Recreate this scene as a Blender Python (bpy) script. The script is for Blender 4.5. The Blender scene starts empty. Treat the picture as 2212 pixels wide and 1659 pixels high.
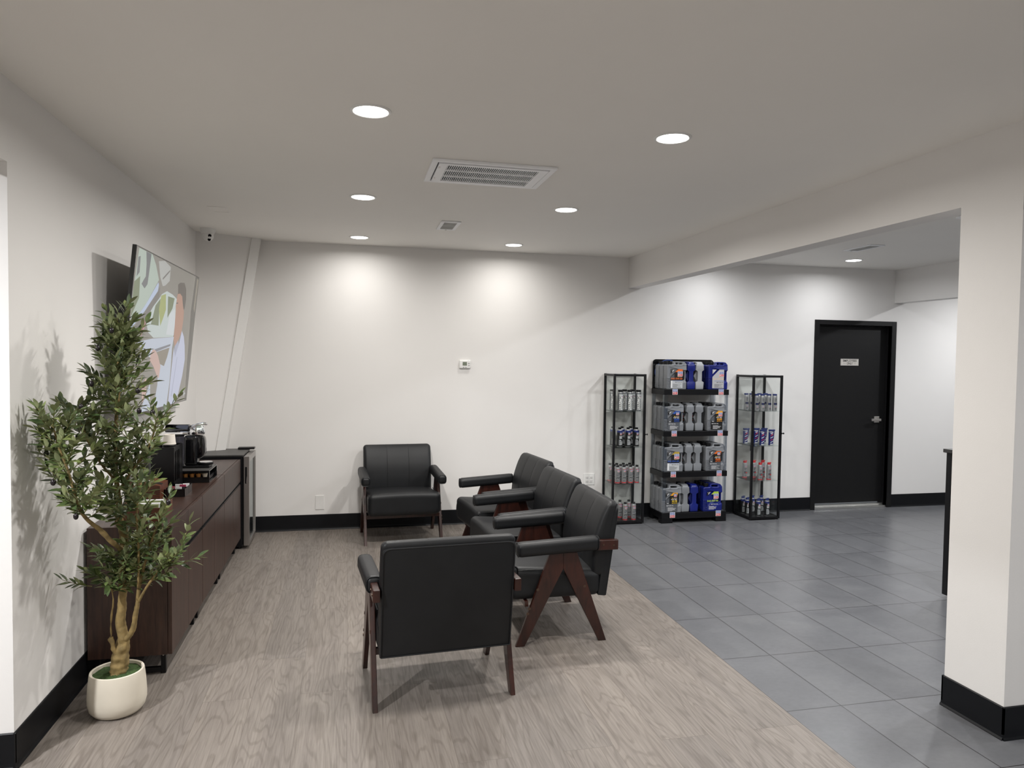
import bpy, bmesh, math, random
from mathutils import Vector, Matrix
from math import sin, cos, pi, radians as R

C = bpy.context.scene.collection
sc = bpy.context.scene

# ------------------------------------------------------------------ camera
FX = 1537.3; YAW, PIT, ROL = R(12.95), R(-2.09), R(0.76)
HC = 1.70
fwd = Vector((sin(YAW)*cos(PIT), cos(YAW)*cos(PIT), sin(PIT)))
rt0 = Vector((cos(YAW), -sin(YAW), 0)); up0 = rt0.cross(fwd)
rt = cos(ROL)*rt0 + sin(ROL)*up0
up = -sin(ROL)*rt0 + cos(ROL)*up0
cam_d = bpy.data.cameras.new('camera'); cam = bpy.data.objects.new('camera', cam_d); C.objects.link(cam)
cam_d.sensor_fit = 'HORIZONTAL'; cam_d.sensor_width = 36.0; cam_d.lens = FX/2212*36.0
cam_d.clip_start = 0.05
M = Matrix((rt, up, -fwd)).transposed().to_4x4(); M.translation = Vector((0, 0, HC))
cam.matrix_world = M
sc.camera = cam

# ------------------------------------------------------------------ world, exposure, lamp powers
w = bpy.data.worlds.new('world'); sc.world = w; w.use_nodes = True
w.node_tree.nodes['Background'].inputs[0].default_value = (0.75, 0.8, 0.85, 1)
w.node_tree.nodes['Background'].inputs[1].default_value = 0.2
sc.view_settings.view_transform = 'Standard'; sc.view_settings.look = 'None'
sc.view_settings.gamma = 1.0; sc.view_settings.exposure = 0.0
sc.view_settings.use_curve_mapping = False
ZC = 2.78            # ceiling
D = 7.14             # back wall
XL = -1.32           # left wall
XB = 2.90            # beam and stub wall, left face
LAMP_W = 26.5
WARM = (1.0, 0.97, 0.93); COOL = (0.97, 0.98, 1.0)
# (x, y, colour, power factor, spot words)
LAMPS = [
    (0.09, 3.24, WARM, 0.85, 'biggest recessed round ceiling light, nearest on the left of the ceiling'),
    (0.09, 4.98, WARM, 1.2, 'recessed round ceiling light, middle of the left row of three'),
    (0.09, 6.66, WARM, 0.25, 'recessed round ceiling light of the left row, closest to the back wall'),
    (1.53, 3.24, WARM, 0.85, 'recessed round ceiling light, nearest of the row right of the large vent'),
    (1.53, 4.98, WARM, 1.2, 'recessed round ceiling light, middle of the row right of the large vent'),
    (1.53, 6.66, WARM, 0.25, 'recessed round ceiling light of the right row, closest to the back wall'),
    (5.19, 6.56, COOL, 0.28, 'recessed round ceiling light near the black door, beyond the beam'),
    (3.75, 6.56, COOL, 0.28, 'recessed ceiling light hidden behind the beam, above the oil rack'),
    (3.75, 4.90, COOL, 1, 'recessed ceiling light hidden behind the beam, over the grey tiles'),
    (5.19, 4.80, COOL, 1, 'recessed ceiling light hidden behind the stub wall, over the grey tiles'),
    (3.75, 3.20, COOL, 1, 'recessed ceiling light hidden behind the stub wall, nearest over the tiles'),
    (5.60, 2.60, COOL, 1, 'recessed ceiling light hidden behind the stub wall, above the counter'),
    (7.30, 6.00, COOL, 1.3, 'recessed ceiling light past the bulkhead right of the black door'),
    (0.80, 0.20, WARM, 1, 'added unseen fill lamp behind the camera, over the wood floor'),  # added fill, no fixture known here; lights the room from behind
    (0.80, -1.80, WARM, 1, 'added unseen fill lamp behind the camera by the rear wall'),  # second added fill lamp, out of view near the rear wall
    (3.60, 0.60, COOL, 1.5, 'added unseen fill lamp behind the camera, over the tile floor'),  # added out of view to brighten the near face of the stub wall
    (-2.30, 1.60, COOL, 5, 'recessed ceiling light in the space left of the wall opening'),
]

# ------------------------------------------------------------------ materials
def srgb(r, g, b):
    f = lambda c: (c/255/12.92) if c/255 <= 0.04045 else ((c/255+0.055)/1.055)**2.4
    return (f(r), f(g), f(b), 1)
class NT:
    def __init__(s, name):
        s.m = bpy.data.materials.new(name); s.m.use_nodes = True
        s.t = s.m.node_tree; s.b = s.t.nodes['Principled BSDF']; s.out = s.t.nodes['Material Output']
    def n(s, typ, **kw):
        x = s.t.nodes.new(typ)
        for k, v in kw.items():
            if k.startswith('i_'):
                x.inputs[int(k[2:])].default_value = v
            else: setattr(x, k, v)
        return x
    def l(s, a, b): s.t.links.new(a, b)
    def coord(s, scale=(1, 1, 1), kind='Object', loc=(0, 0, 0)):
        tc = s.n('ShaderNodeTexCoord'); mp = s.n('ShaderNodeMapping')
        mp.inputs['Scale'].default_value = scale; mp.inputs['Location'].default_value = loc
        s.l(tc.outputs[kind], mp.inputs['Vector']); return mp.outputs[0]
    def noise(s, vec, scale, detail=3, rough=0.5):
        x = s.n('ShaderNodeTexNoise'); x.inputs['Scale'].default_value = scale
        x.inputs['Detail'].default_value = detail; x.inputs['Roughness'].default_value = rough
        if vec: s.l(vec, x.inputs['Vector'])
        return x
    def ramp(s, fac, stops):
        x = s.n('ShaderNodeValToRGB'); e = x.color_ramp.elements
        while len(e) < len(stops): e.new(0.5)
        for i, (p, c) in enumerate(stops): e[i].position = p; e[i].color = c if len(c) == 4 else (*c, 1)
        s.l(fac, x.inputs[0]); return x.outputs[0]
    def bump(s, h, strength=0.2, dist=0.002):
        x = s.n('ShaderNodeBump'); x.inputs['Strength'].default_value = strength; x.inputs['Distance'].default_value = dist
        s.l(h, x.inputs['Height']); s.l(x.outputs[0], s.b.inputs['Normal'])
def pm(name, col, rough=0.5, metal=0.0, spec=0.5, var=0.0, vscale=40, bump=0.0, bscale=200, coat=0):
    x = NT(name)
    x.b.inputs['Base Color'].default_value = col; x.b.inputs['Roughness'].default_value = rough
    x.b.inputs['Metallic'].default_value = metal; x.b.inputs['Specular IOR Level'].default_value = spec
    if coat: x.b.inputs['Coat Weight'].default_value = coat; x.b.inputs['Coat Roughness'].default_value = 0.08
    v = x.coord()
    nz = x.noise(v, vscale)
    a = tuple(c*(1-var) for c in col[:3]); b = tuple(min(1, c*(1+var)) for c in col[:3])
    x.l(x.ramp(nz.outputs[0], [(0.3, a), (0.7, b)]), x.b.inputs['Base Color'])
    if bump:
        n2 = x.noise(v, bscale, 2); x.bump(n2.outputs[0], bump, 0.001)
    return x.m
def glow(name, col, s):
    x = NT(name); x.b.inputs['Base Color'].default_value = col
    x.b.inputs['Emission Color'].default_value = col; x.b.inputs['Emission Strength'].default_value = s
    x.b.inputs['Roughness'].default_value = 0.3
    return x.m
def thin_glass(name, tint=(0.93, 0.96, 0.95), refl=1.0, rough=0.02, base=0.02):
    x = NT(name); t = x.t; t.nodes.remove(x.b)
    tr = x.n('ShaderNodeBsdfTransparent'); tr.inputs[0].default_value = (*tint, 1)
    gl = x.n('ShaderNodeBsdfGlossy'); gl.inputs['Roughness'].default_value = rough
    gl.inputs[0].default_value = (0.9*refl, 0.95*refl, 0.95*refl, 1)
    lw = x.n('ShaderNodeLayerWeight'); lw.inputs[0].default_value = 0.5
    pw = x.n('ShaderNodeMath', operation='POWER'); pw.inputs[1].default_value = 5.0; x.l(lw.outputs['Facing'], pw.inputs[0])
    ml = x.n('ShaderNodeMath', operation='MULTIPLY'); ml.inputs[1].default_value = 0.6; x.l(pw.outputs[0], ml.inputs[0])
    ad = x.n('ShaderNodeMath', operation='ADD'); ad.inputs[1].default_value = 0.02+base; x.l(ml.outputs[0], ad.inputs[0])
    mx = x.n('ShaderNodeMixShader'); x.l(ad.outputs[0], mx.inputs[0]); x.l(tr.outputs[0], mx.inputs[1]); x.l(gl.outputs[0], mx.inputs[2])
    x.l(mx.outputs[0], x.out.inputs[0]); return x.m

MAT = {}
def wallmat(name, col):
    x = NT(name); v = x.coord()
    n = x.noise(v, 1.3, 4); 
    a = tuple(c*0.975 for c in col[:3]); x.l(x.ramp(n.outputs[0], [(0.3, a), (0.7, col)]), x.b.inputs['Base Color'])
    x.b.inputs['Roughness'].default_value = 0.72; x.b.inputs['Specular IOR Level'].default_value = 0.3
    n2 = x.noise(v, 160, 3); x.bump(n2.outputs[0], 0.12, 0.002)
    return x.m
MAT['wall'] = wallmat('painted_wall', (0.80, 0.785, 0.765, 1))
MAT['ceiling'] = wallmat('painted_ceiling', (0.90, 0.88, 0.84, 1))
MAT['trimwhite'] = pm('white_trim_paint', (0.78, 0.77, 0.75, 1), 0.5, var=0.01)
MAT['baseboard'] = pm('black_rubber_base', (0.004, 0.0045, 0.006, 1), 0.45, spec=0.25, var=0.1, bump=0.05)

def wood_floor():
    x = NT('grey_oak_planks'); x.b.inputs['Roughness'].default_value = 0.42
    tc = x.n('ShaderNodeTexCoord')
    mp = x.n('ShaderNodeMapping'); mp.inputs['Rotation'].default_value = (0, 0, R(90)); x.l(tc.outputs['Object'], mp.inputs['Vector'])
    br = x.n('ShaderNodeTexBrick'); br.offset = 0.37; br.squash = 1
    br.inputs['Color1'].default_value = (0, 0, 0, 1); br.inputs['Color2'].default_value = (1, 1, 1, 1)
    br.inputs['Mortar'].default_value = (0.5, 0.5, 0.5, 1); br.inputs['Scale'].default_value = 1
    br.inputs['Mortar Size'].default_value = 0.0009; br.inputs['Mortar Smooth'].default_value = 0.2
    br.inputs['Brick Width'].default_value = 1.22; br.inputs['Row Height'].default_value = 0.229
    x.l(mp.outputs[0], br.inputs['Vector'])
    # per plank offset of the grain
    sep = x.n('ShaderNodeSeparateXYZ'); x.l(tc.outputs['Object'], sep.inputs[0])
    mul = x.n('ShaderNodeMath', operation='MULTIPLY'); mul.inputs[1].default_value = 37.0; x.l(br.outputs['Color'], mul.inputs[0])
    addx = x.n('ShaderNodeMath', operation='ADD'); x.l(sep.outputs[0], addx.inputs[0]); x.l(mul.outputs[0], addx.inputs[1])
    cmb = x.n('ShaderNodeCombineXYZ'); x.l(addx.outputs[0], cmb.inputs[0]); x.l(sep.outputs[1], cmb.inputs[1]); x.l(mul.outputs[0], cmb.inputs[2])
    m2 = x.n('ShaderNodeMapping'); m2.inputs['Scale'].default_value = (6.5, 0.9, 1); x.l(cmb.outputs[0], m2.inputs['Vector'])
    n1 = x.noise(m2.outputs[0], 1.0, 2, 0.5)
    # cathedral rings: fract of noise
    ml = x.n('ShaderNodeMath', operation='MULTIPLY'); ml.inputs[1].default_value = 16; x.l(n1.outputs[0], ml.inputs[0])
    sn = x.n('ShaderNodeMath', operation='SINE'); ml2 = x.n('ShaderNodeMath', operation='MULTIPLY'); ml2.inputs[1].default_value = 6.28
    x.l(ml.outputs[0], ml2.inputs[0]); x.l(ml2.outputs[0], sn.inputs[0])
    m3 = x.n('ShaderNodeMapping'); m3.inputs['Scale'].default_value = (130, 5, 1); x.l(cmb.outputs[0], m3.inputs['Vector'])
    n2 = x.noise(m3.outputs[0], 1.0, 4, 0.6)
    m4 = x.n('ShaderNodeMapping'); m4.inputs['Scale'].default_value = (14, 1.0, 1); x.l(cmb.outputs[0], m4.inputs['Vector'])
    n3 = x.noise(m4.outputs[0], 1.0, 3, 0.5)
    base = x.ramp(n3.outputs[0], [(0.3, srgb(119, 112, 106)), (0.7, srgb(131, 124, 117))])
    fine = x.ramp(n2.outputs[0], [(0.35, (0.66, 0.64, 0.62, 1)), (0.62, (1.04, 1.04, 1.04, 1))])
    ring = x.ramp(sn.outputs[0], [(0.35, (1.02, 1.02, 1.02, 1)), (0.95, (0.80, 0.785, 0.77, 1))])
    def mult(a, b, f=1.0):
        q = x.n('ShaderNodeMix', data_type='RGBA', blend_type='MULTIPLY'); q.inputs[0].default_value = f
        x.l(a, q.inputs[6]); x.l(b, q.inputs[7]); return q.outputs[2]
    c = mult(base, fine, 0.6); c = mult(c, ring, 0.85)
    pl = x.ramp(br.outputs['Color'], [(0, (0.92, 0.92, 0.925, 1)), (1, (1.05, 1.04, 1.03, 1))]); c = mult(c, pl)
    seam = x.ramp(br.outputs['Fac'], [(0, (1, 1, 1, 1)), (1, (0.55, 0.52, 0.5, 1))]); c = mult(c, seam)
    x.l(c, x.b.inputs['Base Color'])
    x.bump(n2.outputs[0], 0.15, 0.001)
    x.l(x.ramp(n2.outputs[0], [(0.3, (0.55,)*3), (0.7, (0.42,)*3)]), x.b.inputs['Roughness'])
    return x.m
def tile_floor():
    x = NT('grey_porcelain_tiles')
    tc = x.n('ShaderNodeTexCoord')
    mp = x.n('ShaderNodeMapping'); mp.inputs['Location'].default_value = (-(2.083-0.305*20), -(3.01-0.61*20), 0); x.l(tc.outputs['Object'], mp.inputs['Vector'])
    br = x.n('ShaderNodeTexBrick'); br.offset = 0.0; br.squash = 1
    br.inputs['Color1'].default_value = (0, 0, 0, 1); br.inputs['Color2'].default_value = (1, 1, 1, 1); br.inputs['Mortar'].default_value = (0.5,)*3+(1,)
    br.inputs['Scale'].default_value = 1; br.inputs['Mortar Size'].default_value = 0.0026; br.inputs['Mortar Smooth'].default_value = 0.1
    br.inputs['Brick Width'].default_value = 0.305; br.inputs['Row Height'].default_value = 0.61
    x.l(mp.outputs[0], br.inputs['Vector'])
    mul = x.n('ShaderNodeMath', operation='MULTIPLY'); mul.inputs[1].default_value = 23.0; x.l(br.outputs['Color'], mul.inputs[0])
    cmb = x.n('ShaderNodeCombineXYZ'); x.l(mul.outputs[0], cmb.inputs[2])
    ad = x.n('ShaderNodeVectorMath', operation='ADD'); x.l(tc.outputs['Object'], ad.inputs[0]); x.l(cmb.outputs[0], ad.inputs[1])
    mm = x.n('ShaderNodeMapping'); mm.inputs['Scale'].default_value = (1.0, 1.6, 1); x.l(ad.outputs[0], mm.inputs['Vector'])
    n1 = x.noise(mm.outputs[0], 2.6, 5, 0.55); n1.inputs['Distortion'].default_value = 0.5
    n2 = x.noise(mm.outputs[0], 28, 5, 0.7)
    base = x.ramp(n1.outputs[0], [(0.25, srgb(95, 96, 99)), (0.5, srgb(101, 102, 105)), (0.75, srgb(108, 109, 111))])
    def mult(a, b, f=1.0):
        q = x.n('ShaderNodeMix', data_type='RGBA', blend_type='MULTIPLY'); q.inputs[0].default_value = f
        x.l(a, q.inputs[6]); x.l(b, q.inputs[7]); return q.outputs[2]
    c = mult(base, x.ramp(n2.outputs[0], [(0.35, (0.86,)*3), (0.6, (1.02,)*3)]), 0.6)
    c = mult(c, x.ramp(br.outputs['Color'], [(0, (0.95,)*3), (1, (1.04,)*3)]))
    c = mult(c, x.ramp(br.outputs['Fac'], [(0, (1,)*3), (1, (0.18, 0.17, 0.16))]))
    x.l(c, x.b.inputs['Base Color'])
    x.l(x.ramp(n1.outputs[0], [(0.2, (0.27,)*3), (0.8, (0.33,)*3)]), x.b.inputs['Roughness'])
    x.b.inputs['Specular IOR Level'].default_value = 0.5
    inv = x.n('ShaderNodeMath', operation='SUBTRACT'); inv.inputs[0].default_value = 1; x.l(br.outputs['Fac'], inv.inputs[1])
    x.bump(inv.outputs[0], 0.15, 0.0005)
    return x.m
MAT['woodfloor'] = wood_floor(); MAT['tile'] = tile_floor()

def wood(name, c1, c2, rough=0.4, scale=(2, 2, 28), axis_scale=None, coat=0.0):
    x = NT(name); v = x.coord(scale=scale)
    n = x.noise(v, 3.0, 5, 0.6); n.inputs['Distortion'].default_value = 0.6
    n2 = x.noise(x.coord(scale=tuple(s*4 for s in scale)), 4, 3)
    mixf = x.n('ShaderNodeMath', operation='ADD'); x.l(n.outputs[0], mixf.inputs[0])
    q = x.n('ShaderNodeMath', operation='MULTIPLY'); q.inputs[1].default_value = 0.35; x.l(n2.outputs[0], q.inputs[0]); x.l(q.outputs[0], mixf.inputs[1])
    x.l(x.ramp(mixf.outputs[0], [(0.45, c1), (0.85, c2)]), x.b.inputs['Base Color'])
    x.b.inputs['Roughness'].default_value = rough
    if coat: x.b.inputs['Coat Weight'].default_value = coat; x.b.inputs['Coat Roughness'].default_value = 0.15
    return x.m
MAT['walnut'] = wood('dark_walnut_vertical_grain', srgb(34, 20, 15), srgb(64, 42, 33), 0.42, (14, 14, 1.2))
MAT['walnut_top'] = wood('dark_walnut_top', srgb(40, 25, 20), srgb(64, 44, 36), 0.36, (12, 1.2, 12))
MAT['chairwood'] = wood('reddish_stained_plywood', srgb(30, 12, 8), srgb(58, 25, 16), 0.32, (8, 8, 1.5), coat=0.25)
MAT['teawood'] = wood('orange_brown_wood', srgb(58, 32, 22), srgb(102, 58, 38), 0.4, (3, 12, 12))
def leather():
    x = NT('black_faux_leather'); v = x.coord()
    x.b.inputs['Base Color'].default_value = (0.0125, 0.0132, 0.0145, 1)
    n = x.noise(v, 9, 3)
    x.l(x.ramp(n.outputs[0], [(0.3, (0.0066, 0.0072, 0.0084, 1)), (0.7, (0.0090, 0.0098, 0.0112, 1))]), x.b.inputs['Base Color'])
    x.b.inputs['Roughness'].default_value = 0.47; x.b.inputs['Specular IOR Level'].default_value = 0.36
    vo = x.n('ShaderNodeTexVoronoi'); vo.inputs['Scale'].default_value = 420; x.l(v, vo.inputs['Vector'])
    x.bump(vo.outputs[0], 0.1, 0.0006)
    return x.m
MAT['leather'] = leather()
MAT['seam'] = pm('black_stitching', (0.004, 0.004, 0.005, 1), 0.7)
MAT['blackmetal'] = pm('black_powder_coat', (0.005, 0.005, 0.006, 1), 0.4, spec=0.3)
MAT['blackplastic'] = pm('black_plastic', (0.005, 0.005, 0.006, 1), 0.35, spec=0.3)
MAT['glossblack'] = pm('gloss_black_plastic', (0.005, 0.005, 0.006, 1), 0.08, coat=0.5)
MAT['blackdoor'] = pm('black_door_paint', (0.006, 0.006, 0.0065, 1), 0.5, spec=0.3, var=0.08)
MAT['chrome'] = pm('chrome', (0.85, 0.86, 0.88, 1), 0.06, metal=1)
MAT['steel'] = pm('brushed_steel', (0.48, 0.46, 0.45, 1), 0.32, metal=1)
MAT['satin'] = pm('satin_nickel', (0.62, 0.6, 0.58, 1), 0.3, metal=1)
MAT['alu'] = pm('aluminium_sill', (0.72, 0.72, 0.70, 1), 0.35, metal=1)
MAT['bolt'] = pm('bronze_bolt', (0.12, 0.08, 0.06, 1), 0.35, metal=0.8)
MAT['whiteplastic'] = pm('white_plastic', (0.80, 0.80, 0.78, 1), 0.4)
MAT['ventwhite'] = pm('white_vent_enamel', (0.90, 0.91, 0.93, 1), 0.4)
MAT['ventdark'] = pm('dark_duct', (0.02, 0.024, 0.04, 1), 0.8)
MAT['ventgrey'] = pm('grey_vent_blade', (0.8, 0.8, 0.78, 1), 0.6)
MAT['fridgetop'] = pm('dark_grey_fridge_top', (0.06, 0.058, 0.056, 1), 0.45)
MAT['glass'] = thin_glass('clear_glass', (0.985, 0.992, 0.988), 1.0, 0.01, 0.0)
MAT['fridgeglass'] = thin_glass('fridge_door_glass', (0.45, 0.45, 0.45), 1.0, 0.02, 0.25)
MAT['acrylic'] = thin_glass('clear_acrylic', (0.80, 0.82, 0.85), 1.0, 0.08, 0.05)
MAT['tank'] = thin_glass('smoke_grey_plastic', (0.25, 0.25, 0.28), 1.0, 0.08, 0.04)
MAT['pot'] = pm('cream_ceramic_pot', srgb(214, 206, 190), 0.6, var=0.03, vscale=8, bump=0.05)
MAT['moss'] = pm('green_moss', srgb(52, 74, 34), 0.9, var=0.5, vscale=120, bump=0.8, bscale=160)
MAT['bark'] = pm('tan_bark', srgb(132, 112, 70), 0.8, var=0.32, vscale=34, bump=0.6, bscale=70)
MAT['twig'] = pm('green_brown_twig', srgb(112, 106, 62), 0.7, var=0.2)
MAT['olive'] = pm('dark_olive_fruit', (0.012, 0.008, 0.01, 1), 0.25)
def leafmat():
    x = NT('olive_leaf')
    oi = x.n('ShaderNodeNewGeometry')
    vo = x.coord(); n = x.noise(vo, 14, 2)
    front = x.ramp(n.outputs[0], [(0.32, srgb(58, 76, 44)), (0.5, srgb(84, 100, 56)), (0.68, srgb(122, 130, 76))])
    back = x.ramp(n.outputs[0], [(0.3, srgb(124, 134, 96)), (0.7, srgb(156, 162, 118))])
    mx = x.n('ShaderNodeMix', data_type='RGBA'); x.l(oi.outputs['Backfacing'], mx.inputs[0]); x.l(front, mx.inputs[6]); x.l(back, mx.inputs[7])
    x.l(mx.outputs[2], x.b.inputs['Base Color']); x.b.inputs['Roughness'].default_value = 0.42
    return x.m
MAT['leaf'] = leafmat()
MAT['jug_grey'] = pm('grey_jug_plastic', srgb(126, 129, 133), 0.38, var=0.02)
MAT['jug_silver'] = pm('silver_jug_plastic', srgb(160, 162, 165), 0.35, var=0.02)
MAT['jug_blue'] = pm('blue_jug_plastic', srgb(20, 32, 112), 0.32, var=0.03)
FLAT = {}
def flat(name, r, g, b, rough=0.45, metal=0):
    if name not in FLAT: FLAT[name] = pm('ink_'+name, srgb(r, g, b), rough, metal)
    return FLAT[name]
INK = {k: (lambda v, k=k: flat(k, *v))(v) for k, v in dict(
    white=(235, 235, 235), logo_blue=(30, 84, 168), logo_red=(205, 38, 50), black=(22, 22, 24), orange=(226, 108, 40), amber=(232, 160, 48),
    gold=(176, 150, 62), royal=(44, 84, 170), lime=(168, 196, 64), silver=(182, 182, 184), lightgrey=(190, 193, 196), darkgrey=(84, 87, 92),
    beige=(214, 190, 165), yellow=(232, 196, 60), blue=(28, 40, 110), red=(196, 30, 38), pink=(176, 66, 96), cream=(226, 220, 210), brown=(120, 70, 40)).items()}
INK['cansilver'] = flat('cansilver', 176, 176, 178, 0.3, 0.5)

# ------------------------------------------------------------------ geometry helpers
def link(name, me, mats, parent=None, smooth=False):
    if not isinstance(mats, (list, tuple)): mats = [mats]
    for m in mats: me.materials.append(m)
    me.name = name
    o = bpy.data.objects.new(name, me); C.objects.link(o)
    if parent: o.parent = parent
    if smooth:
        for p in me.polygons: p.use_smooth = True
        if smooth != 'all':
            try: me.set_sharp_from_angle(angle=R(38))
            except Exception: pass
    return o
def obj(name, bm, mats, parent=None, smooth=False):
    me = bpy.data.meshes.new(name); bmesh.ops.recalc_face_normals(bm, faces=bm.faces); bm.to_mesh(me); bm.free()
    return link(name, me, mats, parent, smooth)
def thing(name, label, cat, loc=(0, 0, 0), rz=0, group=None):
    o = bpy.data.objects.new(name, None); C.objects.link(o); o.location = loc; o.rotation_euler = (0, 0, rz)
    o.empty_display_size = 0.05
    return tag(o, label, cat, group)
def tag(o, label, cat, group=None):
    o['label'] = label; o['category'] = cat
    if group: o['group'] = group
    return o
def struct(name, bm, mats, parent=None, smooth=False):
    o = obj(name, bm, mats, parent, smooth)
    if not parent: o['kind'] = 'structure'
    return o
def dup(root, loc, rz=None, label=None, group=None):
    def cp(o, par):
        c = o.copy(); C.objects.link(c)
        if par: c.parent = par
        for ch in list(o.children): cp(ch, c)
        return c
    r = cp(root, None); r.location = loc
    if rz is not None: r.rotation_euler = (0, 0, rz)
    if label: r['label'] = label
    if group: r['group'] = group
    return r
def box(bm, x0, x1, y0, y1, z0, z1, bev=0, mi=0, seg=2):
    vs = [bm.verts.new((x, y, z)) for x in (x0, x1) for y in (y0, y1) for z in (z0, z1)]
    idx = [(0, 1, 3, 2), (4, 6, 7, 5), (0, 4, 5, 1), (2, 3, 7, 6), (0, 2, 6, 4), (1, 5, 7, 3)]
    fs = [bm.faces.new([vs[i] for i in f]) for f in idx]
    for f in fs: f.material_index = mi
    if bev:
        bmesh.ops.recalc_face_normals(bm, faces=fs)
        es = list({e for f in fs for e in f.edges})
        r = bmesh.ops.bevel(bm, geom=es, offset=bev, segments=seg, affect='EDGES', profile=0.5)
        for f in r['faces']: f.material_index = mi
    return vs
def bx(*a, **k):
    bm = bmesh.new(); box(bm, *a, **k); return bm
def prism(bm, pts, lo, hi, axis='z', mi=0, bev=0):
    """extrude a 2D polygon along an axis: 'z' pts=(x,y); 'y' pts=(x,z); 'x' pts=(y,z)"""
    def P(p, h):
        return {'z': (p[0], p[1], h), 'y': (p[0], h, p[1]), 'x': (h, p[0], p[1])}[axis]
    a = [bm.verts.new(P(p, lo)) for p in pts]; b = [bm.verts.new(P(p, hi)) for p in pts]
    fs = [bm.faces.new(a), bm.faces.new(b[::-1])]
    n = len(pts)
    for i in range(n): fs.append(bm.faces.new([a[i], b[i], b[(i+1) % n], a[(i+1) % n]]))
    for f in fs: f.material_index = mi
    if bev:
        bmesh.ops.recalc_face_normals(bm, faces=fs)
        es = list(set(fs[0].edges) | set(fs[1].edges))
        r = bmesh.ops.bevel(bm, geom=es, offset=bev, segments=2, affect='EDGES', profile=0.5)
        for f in r['faces']: f.material_index = mi
def cyl(bm, c, r, z0, z1, n=24, mi=0, r2=None, axis='z'):
    r2 = r if r2 is None else r2
    def P(a, rr, h):
        u, v = rr*cos(a), rr*sin(a)
        return {'z': (c[0]+u, c[1]+v, h), 'y': (c[0]+u, h, c[1]+v), 'x': (h, c[0]+u, c[1]+v)}[axis]
    A = [bm.verts.new(P(2*pi*i/n, r, z0)) for i in range(n)]; B = [bm.verts.new(P(2*pi*i/n, r2, z1)) for i in range(n)]
    fs = [bm.faces.new(A[::-1]), bm.faces.new(B)]
    for i in range(n): fs.append(bm.faces.new([A[i], A[(i+1) % n], B[(i+1) % n], B[i]]))
    for f in fs: f.material_index = mi
def lathe(bm, prof, n=28, c=(0, 0), mis=None, squash=(1, 1)):
    rings = []
    for r, z in prof:
        if r < 1e-6: rings.append([bm.verts.new((c[0], c[1], z))])
        else: rings.append([bm.verts.new((c[0]+r*cos(2*pi*i/n)*squash[0], c[1]+r*sin(2*pi*i/n)*squash[1], z)) for i in range(n)])
    for k in range(len(rings)-1):
        a, b = rings[k], rings[k+1]; mi = mis[k] if mis else 0
        for i in range(n):
            j = (i+1) % n
            if len(a) == 1 and len(b) == 1: continue
            if len(a) == 1: f = bm.faces.new([a[0], b[j], b[i]])
            elif len(b) == 1: f = bm.faces.new([a[i], a[j], b[0]])
            else: f = bm.faces.new([a[i], a[j], b[j], b[i]])
            f.material_index = mi
def tube(bm, pts, rad, n=8, cap=True, mi=0):
    pts = [Vector(p) for p in pts]; rads = rad if isinstance(rad, (list, tuple)) else [rad]*len(pts)
    rings = []; prev = None
    for i, p in enumerate(pts):
        t = (pts[min(i+1, len(pts)-1)]-pts[max(i-1, 0)]).normalized()
        if prev is None:
            a = Vector((0, 0, 1)) if abs(t.z) < 0.9 else Vector((1, 0, 0)); u = t.cross(a).normalized()
        else: u = (prev - t*prev.dot(t)).normalized()
        prev = u; v = t.cross(u)
        rings.append([bm.verts.new(p+(u*cos(2*pi*k/n)+v*sin(2*pi*k/n))*rads[i]) for k in range(n)])
    for a, b in zip(rings, rings[1:]):
        for k in range(n):
            f = bm.faces.new([a[k], a[(k+1) % n], b[(k+1) % n], b[k]]); f.material_index = mi
    if cap:
        for q in (rings[0][::-1], rings[-1]):
            f = bm.faces.new(q); f.material_index = mi
def smooth_path(pts, k=6):
    pts = [Vector(p) for p in pts]; out = []
    for i in range(len(pts)-1):
        p0 = pts[max(i-1, 0)]; p1 = pts[i]; p2 = pts[i+1]; p3 = pts[min(i+2, len(pts)-1)]
        for j in range(k):
            t = j/k
            out.append(0.5*((2*p1)+(-p0+p2)*t+(2*p0-5*p1+4*p2-p3)*t*t+(-p0+3*p1-3*p2+p3)*t**3))
    out.append(pts[-1]); return out
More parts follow.
